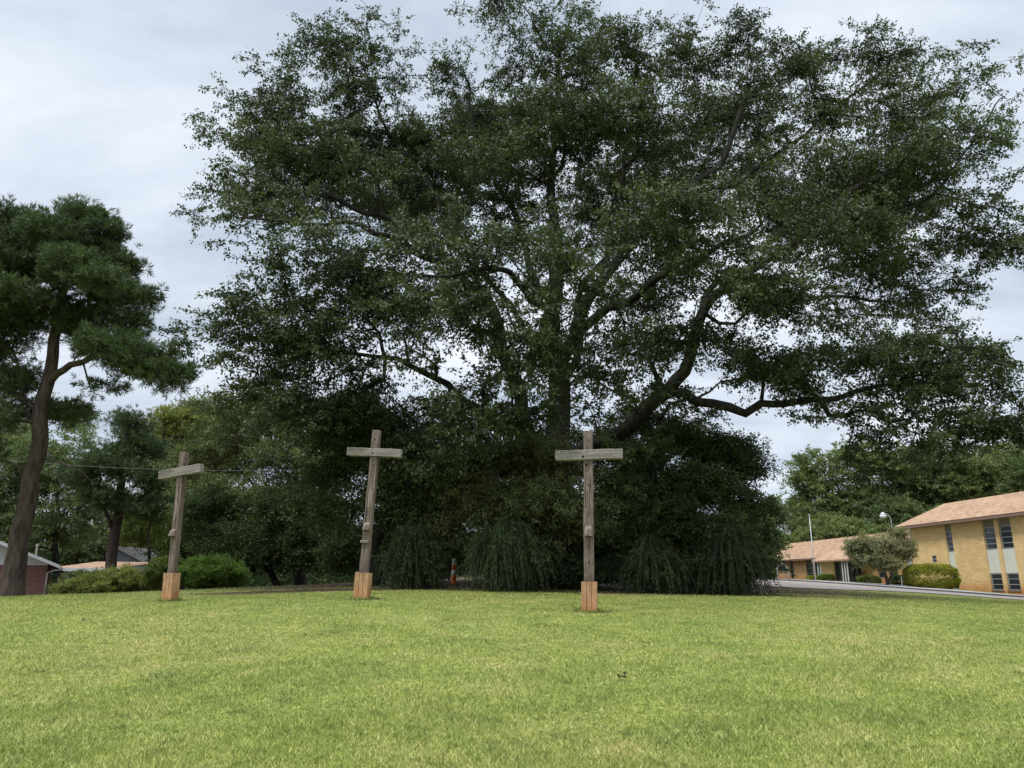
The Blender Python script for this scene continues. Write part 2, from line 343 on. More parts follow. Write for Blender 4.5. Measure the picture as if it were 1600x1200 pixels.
# ------------------------------------------------------------------ foliage machinery
def unit(a): return a / (np.linalg.norm(a, axis=-1, keepdims=True) + 1e-9)
def quads(P0, D, Nn, L, Wd):
    """diamond leaves: base P0, direction D, normal Nn"""
    S = unit(np.cross(D, Nn)); L = L[:, None]; Wd = Wd[:, None]
    n = len(P0); V = np.empty((n, 4, 3)); V[:, 0] = P0; V[:, 1] = P0 + D * L * .45 + S * Wd * .5; V[:, 2] = P0 + D * L; V[:, 3] = P0 + D * L * .45 - S * Wd * .5
    return V.reshape(-1, 3), np.arange(n * 4).reshape(n, 4)
def prisms(A, B, ra, rb, k=3):
    D = unit(B - A); a = np.where(np.abs(D[:, 2:3]) < .8, np.array([[0, 0, 1.]]), np.array([[1., 0, 0]])); U = unit(np.cross(D, a)); W = np.cross(D, U)
    an = np.arange(k) * 2 * np.pi / k; c = np.cos(an)[None, :, None]; s_ = np.sin(an)[None, :, None]
    ring = U[:, None] * c + W[:, None] * s_; V = np.concatenate([A[:, None] + ring * ra[:, None, None], B[:, None] + ring * rb[:, None, None]], 1)
    n = len(A); base = np.arange(n)[:, None, None] * 2 * k; j = np.arange(k); fq = np.stack([j, (j + 1) % k, (j + 1) % k + k, j + k], -1)[None]
    return V.reshape(-1, 3), (base + fq).reshape(-1, 4)
def twigs(rng, C, axis, nt_, R_, flat=.5, outw=.5, droop=.2):
    n = len(C); c = np.repeat(C, nt_, 0); d = rng.normal(size=(n * nt_, 3)); d[:, 2] *= flat; d = unit(d)
    o = c - axis; o[:, 2] *= .5; d = unit(d + unit(o) * outw); L = R_ * rng.uniform(.45, 1.15, n * nt_)
    e_ = c + d * L[:, None]; e_[:, 2] -= droop * L
    return c, d, L, e_
def leaves_on(rng, c, e_, nl, jit, ls, asp=.45, up=.6):
    n = len(c); t_ = rng.beta(1.6, .9, n * nl)[:, None]; A = np.repeat(c, nl, 0); B = np.repeat(e_, nl, 0)
    p = A + (B - A) * t_ + rng.normal(size=(n * nl, 3)) * jit * np.array([1, 1, .7])
    D = unit(unit(B - A) * .6 + rng.normal(size=p.shape) * .7 - np.array([0, 0, .25])); Nn = unit(rng.normal(size=p.shape) * .75 + np.array([0, 0, up]))
    L = ls * rng.uniform(.6, 1.25, len(p)); return p, D, Nn, L, L * asp
def sample_lobes(rng, lobes, n, shell=.45):
    vol = np.array([l[3] * l[4] * l[5] for l in lobes]) ** .8; pk = rng.choice(len(lobes), n, p=vol / vol.sum()); lb = np.array(lobes, float)[pk]
    d = unit(rng.normal(size=(n, 3))); r = rng.random(n) ** shell; return lb[:, :3] + d * r[:, None] * lb[:, 3:6]
def grow(rng, limbs, attr, bf=.25, step=.5, wob=.06, lift=.12):
    """limbs: list of [(pos, r)...]; returns nodes, parent, radius"""
    nodes = []; par = []; rad = []; pl = []
    for li, limb in enumerate(limbs):
        prev = -1
        if li: 
            d = np.linalg.norm(np.array(nodes) - limb[0][0], axis=1); prev = int(d.argmin())
        last = None
        for (p, r) in limb:
            p = np.asarray(p, float)
            if last is None: seq = [(p, r)] if (li == 0 or np.linalg.norm(nodes[prev] - p) > .3) else []
            else:
                k = max(1, int(np.linalg.norm(p - last[0]) / step)); bend = rng.normal(size=3) * wob * np.linalg.norm(p - last[0])
                seq = [(last[0] + (p - last[0]) * j / k + bend * math.sin(math.pi * j / k), last[1] + (r - last[1]) * j / k) for j in range(1, k + 1)]
            for q, rr in seq:
                nodes.append(q); par.append(prev); rad.append(rr); pl.append(0 if prev < 0 else pl[prev] + np.linalg.norm(q - nodes[prev])); prev = len(nodes) - 1
            last = (p, r)
    nb = len(nodes); cap = nb + len(attr) * 24; ND = np.zeros((cap, 3)); ND[:nb] = nodes; PR = np.full(cap, -1); PR[:nb] = par; PL = np.zeros(cap); PL[:nb] = pl; n = nb
    def cost(A, i0, i1):
        d = np.linalg.norm(A[:, None] - ND[None, i0:i1], axis=2); return d + bf * PL[None, i0:i1], d
    best = np.full(len(attr), 1e9); bi = np.zeros(len(attr), int)
    for s0 in range(0, nb, 200):
        cst, _ = cost(attr, s0, min(nb, s0 + 200)); k = cst.argmin(1); v = cst[np.arange(len(attr)), k]; m_ = v < best; best[m_] = v[m_]; bi[m_] = k[m_] + s0
    done = np.zeros(len(attr), bool); tips = np.zeros(len(attr), int)
    for _ in range(len(attr)):
        i = int(np.where(done, 1e9, best).argmin()); done[i] = True; a_ = attr[i]; s_ = ND[bi[i]]; L = np.linalg.norm(a_ - s_)
        k = int(min(20, max(1, L / step))); prev = bi[i]; n0 = n; bend = rng.normal(size=3) * wob * L; bend[2] -= lift * L * (1 if rng.random() < .5 else -.6)
        for j in range(1, k + 1):
            f = j / k; ND[n] = s_ + (a_ - s_) * f + bend * math.sin(math.pi * f); PR[n] = prev; PL[n] = PL[prev] + L / k; prev = n; n += 1
        tips[i] = n - 1; cst, _ = cost(attr, n0, n); kk = cst.argmin(1); v = cst[np.arange(len(attr)), kk]; m_ = (v < best) & ~done; best[m_] = v[m_]; bi[m_] = kk[m_] + n0
    cnt = np.zeros(n); cnt[tips] = 1
    for i in range(n - 1, -1, -1):
        if PR[i] >= 0: cnt[PR[i]] += cnt[i]
    return ND[:n], PR[:n], cnt, np.array(rad), nb
def branch_mesh(name, ND, PR, cnt, rad, nb, r_tip, expo=.5, thin=.03, extra=None, origin=None, flare=None):
    n = len(ND); r = r_tip * np.maximum(cnt, 1) ** expo; r[:nb] = rad
    for i in range(nb, n):
        if r[i] > r[PR[i]] * .85: r[i] = r[PR[i]] * .85
    if flare: 
        zz = ND[:, 2] - ND[0, 2]; q = (zz < flare[1]) & (np.arange(n) < nb); r[q] *= 1 + flare[0] * (1 - zz[q] / flare[1]) ** 2
    kids = {}
    for i in range(n):
        if PR[i] >= 0: kids.setdefault(PR[i], []).append(i)
    mb = MB(); A = []; B = []; ra = []; rb = []; stack = [(i, -1) for i in range(n) if PR[i] < 0]
    while stack:
        i, p0 = stack.pop(); chain = [p0, i] if p0 >= 0 else [i]
        while i in kids:
            ks = kids[i]; b_ = max(ks, key=lambda q: r[q])
            stack += [(q, i) for q in ks if q != b_]; chain.append(b_); i = b_
        rr = [r[q] for q in chain]
        if p0 >= 0: rr[0] = min(rr[0], rr[1] * 1.15)
        if max(rr) < thin or len(chain) < 2:
            for u_, v_, a_, b2 in zip(chain[:-1], chain[1:], rr[:-1], rr[1:]): A.append(ND[u_]); B.append(ND[v_]); ra.append(a_); rb.append(b2)
        else: mb.tube([ND[q] for q in chain], rr, 10 if max(rr) > .25 else (7 if max(rr) > .1 else 5), False)
    V = np.array(mb.v) if mb.v else np.zeros((0, 3)); Fc = np.array([f for f in mb.f], int).reshape(-1, 4)
    if A:
        v2, f2 = prisms(np.array(A), np.array(B), np.array(ra), np.array(rb), 4); Fc = np.concatenate([Fc, f2 + len(V)]); V = np.concatenate([V, v2])
    if extra is not None:
        v2, f2 = extra; Fc = np.concatenate([Fc, f2 + len(V)]); V = np.concatenate([V, v2])
    return np_mesh(name, V, Fc, 4, origin=origin)
def broad_tree(name, label, base, limbs, lobes, n_cl, nt_=5, nl=30, R_=1.0, ls=.13, lm='oak', bark='oakbark', seed=1, group=None, cat='tree', flat=.5, droop=.2,
               r_tip=.012, jit=.13, bf=.25, shell=.45, expo=.48, tw=.008, asp=.45, up=.6, flare=(.5, 1.5), outw=.5, pads=0, pr=1.25):
    rng = np.random.default_rng(seed); root = empty(name, base, label, cat, group)
    if pads:      # foliage carried in flat layered pads
        pc = sample_lobes(rng, lobes, pads, shell); kk = rng.integers(0, pads, n_cl); g = np.clip(rng.normal(size=(n_cl, 3)), -1.5, 1.5); ps = rng.uniform(.6, 1.25, pads)[kk][:, None] * pr
        o = g * ps * np.array([1, 1, .42]); tilt = (pc - np.array((base[0], base[1], 0)))[kk, :2]; tilt = tilt / (np.linalg.norm(tilt, axis=1, keepdims=True) + 1e-6)
        o[:, 2] -= (o[:, :2] * tilt).sum(1) * .22; C = pc[kk] + o
    else: C = sample_lobes(rng, lobes, n_cl, shell)
    gz = base[2] + .4; C[:, 2] = np.maximum(C[:, 2], gz + rng.random(n_cl) * .4)
    ND, PR, cnt, rad, nb = grow(rng, limbs, C, bf)
    axis = np.array((base[0], base[1], C[:, 2].mean() * .7))
    c, d, L, e_ = twigs(rng, C, axis, nt_, R_, flat, outw, droop)
    ex = prisms(c, e_, np.full(len(c), tw), np.full(len(c), tw * .5), 3)
    link('trunk', branch_mesh('trunk', ND, PR, cnt, rad, nb, r_tip, expo, .03, ex, base, flare), mats[bark], root, True)
    p, D, Nn, LL, W = leaves_on(rng, c, e_, nl, jit, ls, asp, up); V, Fq = quads(p, D, Nn, LL, W)
    cl = np.repeat(rng.random(n_cl), nt_ * nl)[:len(p)]
    link('crown', np_mesh('crown', V, Fq, 4, np.clip(rng.random(len(p)) * .6 + cl * .4, 0, 1), base), LM[lm], root)
    return root
def pine_tree(name, label, base, limbs, lobes, n_cl, tufts=18, needles=12, R_=.75, nlen=.20, nw=.016, seed=1, group=None, r_tip=.014, bf=.2, lm='pine', shell=.4, expo=.5, flat=.45):
    rng = np.random.default_rng(seed); root = empty(name, base, label, 'tree', group)
    C = sample_lobes(rng, lobes, n_cl, shell); C[:, 2] = np.maximum(C[:, 2], base[2] + 1)
    ND, PR, cnt, rad, nb = grow(rng, limbs, C, bf, wob=.035)
    axis = np.array((base[0], base[1], C[:, 2].mean() - 2)); c, d, L, e_ = twigs(rng, C, axis, tufts, R_, flat, .35, -.12)
    ex = prisms(c[::2], e_[::2], np.full(len(c[::2]), .009), np.full(len(c[::2]), .006), 3)
    link('trunk', branch_mesh('trunk', ND, PR, cnt, rad, nb, r_tip, expo, .03, ex, base, (.35, 1.8)), mats['pinebark'], root, True)
    n = len(e_); p = np.repeat(e_, needles, 0); dd = np.repeat(unit(e_ - c), needles, 0)
    D = unit(dd * .75 + rng.normal(size=p.shape) * .62 + np.array([0, 0, .18])); p = p - dd * rng.uniform(0, .16, len(p))[:, None]
    Nn = unit(rng.normal(size=p.shape)); LL = nlen * rng.uniform(.7, 1.15, len(p)); V, Fq = quads(p, D, Nn, LL, np.full(len(p), nw))
    cl = np.repeat(rng.random(n), needles)
    link('crown', np_mesh('crown', V, Fq, 4, np.clip(rng.random(len(p)) * .4 + cl * .6, 0, 1), base), LM[lm], root)
    return root
def lobe(px, py, Yd, rx, ry, rd=None, s_=1.0):
    p = P(px, py, Yd); k = Yd / (F * 1.0335); return (p[0], p[1], p[2], rx * k * s_, (rd if rd else rx * k * .95) * s_, ry * k * s_)
def gbase(px, Yd):
    x = (px - 800) / (F * 1.0335) * Yd; return np.array((x, Yd, h1(x, Yd) - .05))
def L_(*pts): return [(P(px, py, Yd), r) for px, py, Yd, r in pts]
# ------------------------------------------------------------------ the great oak
bo = gbase(872, 33)
trunk = [(bo, .78)] + L_((873, 760, 33, .60), (873, 660, 33, .54), (872, 560, 33, .47), (868, 470, 33, .37), (865, 400, 33, .28), (862, 320, 33, .22), (866, 230, 33.5, .16), (872, 140, 34, .13), (880, 60, 34, .07))
limbs = [trunk,
 L_((880, 560, 33, 0.344), (905, 500, 32.6, 0.295), (940, 440, 32, 0.254), (985, 385, 32, 0.221), (1040, 330, 31.5, 0.197), (1095, 280, 31, 0.164), (1140, 225, 31, 0.123), (1165, 150, 31, 0.0738)),
 L_((890, 530, 33, 0.23), (950, 480, 31, 0.205), (1010, 450, 29.5, 0.172), (1070, 425, 28.5, 0.139), (1130, 380, 27.5, 0.0984), (1190, 350, 27, 0.0656)),
 L_((885, 720, 33, 0.41), (955, 682, 32, 0.361), (1000, 648, 31, 0.328), (1045, 610, 30.5, 0.295), (1070, 580, 30.2, 0.262), (1084, 530, 30, 0.246), (1098, 488, 30, 0.221), (1140, 450, 30, 0.189), (1200, 405, 30, 0.164), (1280, 345, 30, 0.131), (1350, 285, 30, 0.0984), (1430, 250, 30, 0.0656)),
 L_((1052, 605, 30.5, 0.213), (1090, 628, 30, 0.197), (1140, 636, 30, 0.197), (1165, 646, 30, 0.18), (1190, 630, 30, 0.164), (1260, 624, 30.5, 0.139), (1330, 614, 31, 0.115), (1400, 600, 31, 0.0902), (1480, 600, 31, 0.0574)),
 L_((1098, 488, 30, 0.164), (1120, 440, 33, 0.139), (1180, 460, 35, 0.123), (1260, 470, 37, 0.0984), (1360, 470, 38, 0.0738), (1450, 480, 38, 0.0492)),
 [(bo + np.array((-.5, .1, 0)), .62)] + L_((845, 760, 33.2, 0.41), (828, 690, 33.2, 0.377), (815, 640, 33, 0.328), (798, 580, 33, 0.303), (782, 525, 33, 0.279), (745, 450, 32.5, 0.238), (705, 405, 32, 0.205), (645, 372, 32, 0.164), (595, 335, 32, 0.139), (530, 312, 32, 0.107), (465, 302, 32, 0.0738), (390, 285, 32, 0.041)),
 L_((705, 405, 32, 0.164), (650, 395, 30, 0.139), (585, 365, 28.5, 0.115), (540, 346, 28, 0.0902), (460, 348, 28, 0.0656), (370, 340, 28, 0.0328)),
 L_((826, 690, 33.2, 0.246), (790, 655, 31.5, 0.221), (755, 645, 30.5, 0.189), (700, 600, 29.5, 0.139), (620, 560, 29, 0.0984), (520, 545, 29, 0.0574), (430, 540, 29, 0.0328)),
 L_((745, 450, 32.5, 0.164), (700, 350, 34, 0.131), (650, 260, 35, 0.0984), (590, 170, 35, 0.0656), (560, 90, 35, 0.041)),
 L_((868, 470, 33, 0.205), (820, 380, 34.5, 0.164), (775, 290, 35, 0.123), (740, 200, 35, 0.082), (735, 140, 35, 0.0492)),
 L_((940, 440, 32, 0.18), (955, 350, 33, 0.156), (975, 250, 34, 0.115), (990, 150, 34, 0.082), (1000, 80, 34, 0.0492)),
 L_((1040, 330, 31.5, 0.139), (1150, 290, 33, 0.115), (1260, 210, 34, 0.0902), (1330, 150, 34, 0.0656), (1390, 100, 34, 0.041)),
 L_((1280, 345, 30, 0.0984), (1380, 340, 30, 0.0738), (1480, 280, 30, 0.0574), (1540, 200, 30, 0.041), (1570, 150, 30, 0.0246)),
 L_((868, 520, 33, 0.205), (830, 470, 29, 0.164), (800, 430, 26.5, 0.123), (740, 420, 25, 0.082), (660, 430, 24, 0.0492)),
 L_((872, 600, 33, 0.205), (900, 500, 37, 0.164), (950, 400, 40, 0.123), (1050, 300, 42, 0.082)),
 L_((868, 580, 33, 0.18), (800, 480, 37, 0.148), (700, 380, 40, 0.107), (600, 320, 41, 0.0656))]
ob = [(1150,608,29.5,50,14),(1260,645,30,45,22),(1290,690,30,32,34),(1345,700,30.5,30,28),(870,610,26,50,30),(820,520,27,50,25),(930,520,26,45,25),(860,480,28,30,20),(880,680,27,50,25),(980,600,27,45,25),(760,640,27,50,25),(1070,690,28,40,15),(470,640,30,60,25),(660,700,28,60,25),(390,470,28,45,22),(370,520,28,38,28),(360,570,28,30,20),(440,600,28,70,30),(380,250,31,50,50),(420,330,30,60,40),(560,460,29,90,60),(570,260,36,80,60),(1380,300,37,90,70),(1500,450,33,50,25),(1340,730,30,30,25),(1180,600,31,60,22),(700,110,35,30,30),(560,620,29,80,40),(1480,660,29,70,40),(1570,600,29,60,40),(1010,640,32,40,25),(375,205,33,55,42),(350,165,33,30,22),(350,300,31,50,42),(345,345,29,40,25),(430,150,33,55,42),(470,270,33,75,65),(500,95,34,35,50),(560,75,35,48,42),(590,130,35,45,55),(540,190,35,85,65),
 (430,470,29,62,35),(395,545,29,45,38),(500,385,27,80,45),(500,540,29,95,60),(600,310,34,85,75),(620,450,28,95,75),(650,215,36,55,50),(600,560,28,80,50),(700,260,36,70,85),(735,165,36,55,45),
 (830,70,34,60,58),(790,25,35,28,28),(900,90,33,75,75),(780,290,34,85,85),(870,220,32,90,90),(985,95,34,55,60),(950,190,30,75,80),(1080,85,35,75,60),(1110,30,35,30,25),(1180,75,34,55,52),(1060,190,32,85,75),(1180,180,33,85,70),
 (1255,105,34,50,45),(1300,170,34,75,65),(1375,100,34,60,52),(1410,70,34,26,30),(1290,260,31,90,70),(1480,135,33,45,40),(1440,190,32,70,55),(1545,120,31,30,38),(1420,270,31,85,55),(1540,215,30,55,50),(1590,270,30,50,40),(1570,355,30,70,50),(1500,320,30,80,45),(1460,390,32,75,30),
 (1330,360,30,90,55),(1200,330,27,85,60),(1080,330,25,80,60),(1010,390,27,85,60),(1130,420,25,80,50),(900,360,27,80,65),(900,440,25,70,45),(800,400,26,80,55),(720,480,27,85,60),(680,370,30,70,55),
 (1200,470,29,85,50),(1290,450,36,90,55),(1400,460,36,75,40),(1440,540,31,70,45),(1340,550,30,95,45),(1400,610,31,90,42),(1500,590,30,55,30),(1530,640,30,65,38),(1600,640,30,50,38),(1570,690,30,45,30),(1250,590,30,75,30),(1300,640,30.5,30,30),(1315,700,30,34,48),(1440,670,31,75,35),(1380,650,30,50,30),
 (1160,560,29,60,35),(1050,540,28,70,40),(960,560,27,70,45),(860,540,26,70,50),(760,570,28,80,50),(690,640,29,70,40),(950,300,40,110,90),(1100,260,42,110,80),(780,220,41,90,80),(640,330,40,90,70),(1230,320,40,90,70),(880,630,28,60,40),(990,470,38,80,50),(780,660,27,60,40)]
broad_tree('oak_tree', 'huge spreading oak with thick dark limbs and a crown filling the sky above the crosses', bo, limbs,
           [lobe(q[0] + max(0, min(26, (480 - q[0]) * .25)), *q[1:], s_=.96) for q in ob], 4400, 7, 25, 1.05, .15, 'oak', seed=11, r_tip=.013, jit=.085, bf=.18, droop=.2, flat=.4, shell=.42, pads=640, pr=1.12, asp=.52, flare=(.35, 2.5))
# ------------------------------------------------------------------ left pine
bp = gbase(18, 28)
pl = [[(bp, .38)] + L_((32, 830, 28, .33), (48, 740, 28, .30), (62, 660, 28, .27), (74, 600, 28, .24), (84, 530, 28, .2), (96, 470, 28, .16), (105, 400, 28, .10), (110, 350, 28, .05)),
 L_((75, 590, 28, .15), (110, 570, 27, .12), (150, 555, 26.5, .10), (200, 560, 26, .07), (260, 580, 26, .04)),
 L_((85, 520, 28, .13), (130, 495, 28, .1), (170, 480, 28, .06)),
 L_((62, 650, 28, .14), (30, 620, 28, .12), (-20, 600, 28, .09), (-80, 580, 28, .05)),
 L_((60, 670, 28, .12), (40, 640, 29, .1), (0, 625, 30, .07), (-40, 620, 30, .04)),
 L_((90, 490, 28, .12), (60, 450, 28, .1), (20, 430, 28, .07), (-40, 410, 28, .04)),
 L_((55, 715, 28, .045), (90, 722, 28, .035), (125, 735, 28, .022), (150, 758, 28, .012)),
 L_((105, 410, 28, .09), (150, 390, 28, .06), (180, 400, 28, .03)),
 L_((50, 735, 28, .07), (10, 720, 27.5, .05), (-30, 715, 27, .03))]
plob = [(125,500,28.5,40,14),(45,500,28.5,40,16),(150,600,27,30,12),(70,430,29,40,20),(110,420,26.5,60,30),(150,440,26,40,30),(20,470,26.5,60,30),(-10,420,27,50,30),(-20,650,27,50,22),(180,540,26,50,18),(90,380,27.5,60,30),(20,340,28,30,18),(-20,700,27,40,20),(115,340,28,50,26),(60,365,28,50,28),(5,365,28,45,28),(160,365,28,40,26),(190,420,28,32,36),(120,400,29,70,35),(30,410,28,60,40),(-50,400,28,50,50),(215,470,27.5,28,22),(160,465,28,45,35),(60,470,28,60,30),
 (-30,480,28,60,40),(190,510,27.5,50,26),(120,520,28,40,20),(10,520,28,60,30),(210,565,26.5,65,26),(270,580,26,30,20),(165,545,26.5,50,20),(-20,560,28,60,35),(30,590,28,40,25),(240,595,26,40,14),(-60,620,28,60,30),(40,640,29.5,40,20),(100,640,29,35,20)]
pine_tree('pine_tree', 'tall pine at the left lawn edge, its leaning trunk before the red brick house', bp, pl, [lobe(*q, s_=.86) for q in plob], 950, 15, 20, .62, .25, .026, seed=5, r_tip=.016)
# ------------------------------------------------------------------ second pine and slim round pine
def simple_limbs(base, px, top_py, Yd, r0, n=6, seed=0, lean=0):
    rr = random.Random(seed); t_ = P(px + lean, top_py, Yd); base = np.asarray(base); seq = []
    for i in range(n + 1):
        f = i / n; q = base + (t_ - base) * f; q = q + np.array((rr.uniform(-.3, .3), rr.uniform(-.3, .3), 0)) * (0 if i == 0 else 1); seq.append((q, r0 * (1 - f * .88)))
    return [seq]
b2 = gbase(182, 50)
pine_tree('pine_tree', 'darker round-topped pine behind the low flat roofed carport', b2, [[(b2, .38)] + L_((186, 800, 50, .30), (192, 740, 50, .24), (200, 680, 50, .14), (205, 655, 50, .06)), L_((176, 830, 50, .15), (160, 790, 49, .1), (140, 760, 49, .05)), L_((178, 820, 50, .14), (205, 790, 49, .1), (240, 760, 49, .05))],
          [lobe(*q) for q in [(205,670,50,36,26),(215,710,50,45,28),(180,730,49,50,22),(240,750,49,42,20),(165,780,49,40,16),(225,790,49,40,16),(130,745,49,35,16)]], 330, 14, 14, .8, .3, .035, seed=8)
# ------------------------------------------------------------------ other broadleaf trees
def bt(label, px, Yd, top, r0, lobs, n, lm, seed, group=None, name='broadleaf_tree', nl=26, R_=1.0, ls=None, lean=0, **kw):
    b_ = gbase(px, Yd); ls = ls or max(.12, Yd * .0034); nl = int(nl * 1.3)
    return broad_tree(name, label, b_, simple_limbs(b_, px, top, Yd, r0, seed=seed, lean=lean), [lobe(*q) for q in lobs], n, 5, nl, R_, ls, lm, seed=seed, group=group, **kw)
GL = 'trees behind the left half of the lawn'
bt('spreading grey-green tree behind the left and middle crosses', 470, 46, 680, .40, [(430,660,46,75,50),(360,700,46,70,50),(480,720,44,80,55),(400,780,44,85,50),(530,680,46,60,60),(330,790,44,55,45),(480,820,42,80,45),(560,640,47,50,40),(350,640,47,55,22),(300,730,46,35,35)], 800, 'olive', 21, GL, nl=30, R_=1.25)
bt('yellow-green tree rising above and behind the left cross', 290, 62, 690, .35, [(285,660,62,45,30),(265,700,62,35,35),(320,670,62,45,35),(290,730,62,50,35),(330,720,62,40,40)], 380, 'yellow', 22, GL, R_=1.4)
bt('bushy green tree right of the round-topped pine, behind the left cross', 240, 52, 790, .22, [(235,820,58,45,35),(265,795,54,45,40),(270,865,50,25,25),(290,850,50,40,35),(305,820,50,40,40)], 360, 'green', 23, GL, R_=1.1)
bt('dark leafy tree behind the pine trunk and the brick house', 95, 66, 700, .35, [(90,720,66,60,50),(30,740,66,60,60),(130,780,66,60,50),(60,820,66,80,45),(-20,800,66,60,50),(120,690,66,35,25)], 520, 'far', 24, GL, R_=1.6)
bt('pale green tree at the far left behind the brick house', -30, 80, 660, .35, [(240,850,80,40,30),(-20,680,80,60,45),(20,700,80,55,40),(-60,740,80,60,50),(100,650,80,38,25),(170,845,80,60,35),(215,800,80,50,35),(110,860,80,50,30)], 560, 'olive', 25, GL, R_=1.7)
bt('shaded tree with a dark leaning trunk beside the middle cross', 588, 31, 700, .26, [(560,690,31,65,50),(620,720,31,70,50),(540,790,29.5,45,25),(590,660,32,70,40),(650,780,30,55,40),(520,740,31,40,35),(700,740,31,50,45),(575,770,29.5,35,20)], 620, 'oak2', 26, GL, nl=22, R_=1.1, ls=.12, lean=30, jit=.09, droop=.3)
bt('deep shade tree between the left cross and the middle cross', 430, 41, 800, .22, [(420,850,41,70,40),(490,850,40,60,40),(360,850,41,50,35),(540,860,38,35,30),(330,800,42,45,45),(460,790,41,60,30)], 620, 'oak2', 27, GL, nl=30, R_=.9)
GU = 'small trees under the great oak'
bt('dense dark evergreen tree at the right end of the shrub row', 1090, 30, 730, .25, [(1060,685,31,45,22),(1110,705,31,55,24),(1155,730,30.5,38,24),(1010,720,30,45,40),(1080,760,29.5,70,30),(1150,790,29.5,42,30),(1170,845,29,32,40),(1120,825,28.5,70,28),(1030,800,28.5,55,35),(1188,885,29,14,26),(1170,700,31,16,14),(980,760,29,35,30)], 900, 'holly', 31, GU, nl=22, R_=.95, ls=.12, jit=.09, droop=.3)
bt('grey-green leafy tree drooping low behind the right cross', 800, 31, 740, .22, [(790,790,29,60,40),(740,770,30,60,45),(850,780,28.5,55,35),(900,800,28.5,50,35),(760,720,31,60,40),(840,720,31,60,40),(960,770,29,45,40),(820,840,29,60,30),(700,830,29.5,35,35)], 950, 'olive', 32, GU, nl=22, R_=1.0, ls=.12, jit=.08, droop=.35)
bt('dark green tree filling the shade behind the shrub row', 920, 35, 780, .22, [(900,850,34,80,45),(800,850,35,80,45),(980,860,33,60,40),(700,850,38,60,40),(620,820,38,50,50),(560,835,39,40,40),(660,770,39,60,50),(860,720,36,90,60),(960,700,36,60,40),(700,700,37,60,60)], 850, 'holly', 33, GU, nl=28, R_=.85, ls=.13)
bt('small bright yellow-green tree glowing in the gap between shrubs', 1070, 40, 840, .10, [(1065,845,40,22,22),(1080,870,40,20,20),(1060,820,40,14,14)], 90, 'yellow', 34, GU, nl=24, R_=.6, ls=.13)
GR = 'trees behind the yellow brick building'
bt('tall pale green tree behind the low end of the building', 1290, 112, 720, .35, [(1270,740,112,45,35),(1300,780,112,60,40),(1250,800,112,32,30),(1340,720,112,50,35),(1280,820,110,55,25),(1360,790,112,45,45)], 480, 'pale', 41, GR, R_=2.0)
bt('dark tall tree with crooked limbs above the roof junction', 1420, 108, 700, .40, [(1410,730,108,55,40),(1450,760,108,55,45),(1400,800,106,50,30),(1470,720,108,45,35),(1365,830,104,40,20),(1440,805,104,50,25)], 520, 'far', 42, GR, R_=2.0)
bt('broad green tree above the hip of the two-storey roof', 1530, 105, 710, .40, [(1520,740,105,50,35),(1560,760,105,60,35),(1500,770,105,45,30),(1600,730,105,50,35),(1570,710,108,40,20)], 460, 'pale', 43, GR, R_=1.9)
bt('leafy tree rising past the right edge behind the tiled roof', 1650, 98, 690, .40, [(1640,730,98,60,50),(1700,740,98,60,50),(1620,760,98,50,30)], 300, 'far', 44, GR, R_=1.9)
bt('small round green tree close behind the far end of the low roof', 1310, 100, 820, .2, [(1310,830,100,38,22),(1280,840,101,35,18),(1340,838,99,35,16),(1230,850,101,26,20)], 300, 'pale', 45, GR, R_=1.3, ls=.34)
bt('dark tree seen past the end of the shrub row beside the open sky', 1205, 70, 800, .2, [(1192,850,70,24,36),(1203,800,72,16,22),(1180,880,68,22,25)], 260, 'far', 46, GR, R_=1.2)
# far woodland
rng = np.random.default_rng(77); n = 4200
ang = rng.uniform(-1.0, 1.0, n); dist = rng.uniform(135, 175, n); x = np.sin(ang) * dist; y = np.cos(ang) * dist
hh = 13 + 4 * np.sin(x * .11) + 3 * np.sin(x * .31 + 1) - np.where((x > 36) & (x < 66), 4, 0); z = H(x, y) + rng.random(n) ** 1.2 * hh
C = np.stack([x, y, z], 1); c, d, L, e_ = twigs(rng, C, np.array((0, 150, 5.)), 6, 2.6); p, D, Nn, LL, W = leaves_on(rng, c, e_, 10, .5, .75, .6, .4)
V, Fq = quads(p, D, Nn, LL, W); tag(link('distant_woods', np_mesh('distant_woods', V, Fq, 4, rng.random(len(p))), LM['far']), 'hazy green band of woodland far beyond the lawn and roofs', 'woods', kind='stuff')
# scrubby undergrowth closing the view under the left trees
n = 2200; ang = rng.uniform(-.72, .25, n); dist = rng.uniform(84, 100, n); x = np.sin(ang) * dist; y = np.cos(ang) * dist
z = H(x, y) + rng.random(n) ** 1.1 * (5.5 + 1.5 * np.sin(x * .5)); C = np.stack([x, y, z], 1)
c, d, L, e_ = twigs(rng, C, np.array((-30, 90, 1.)), 5, 1.5); p, D, Nn, LL, W = leaves_on(rng, c, e_, 12, .25, .4, .6, .4)
V, Fq = quads(p, D, Nn, LL, W); tag(link('undergrowth', np_mesh('undergrowth', V, Fq, 4, rng.random(len(p))), LM['holly']), 'dark scrubby undergrowth closing the view beneath the left hand trees', 'undergrowth', kind='stuff')
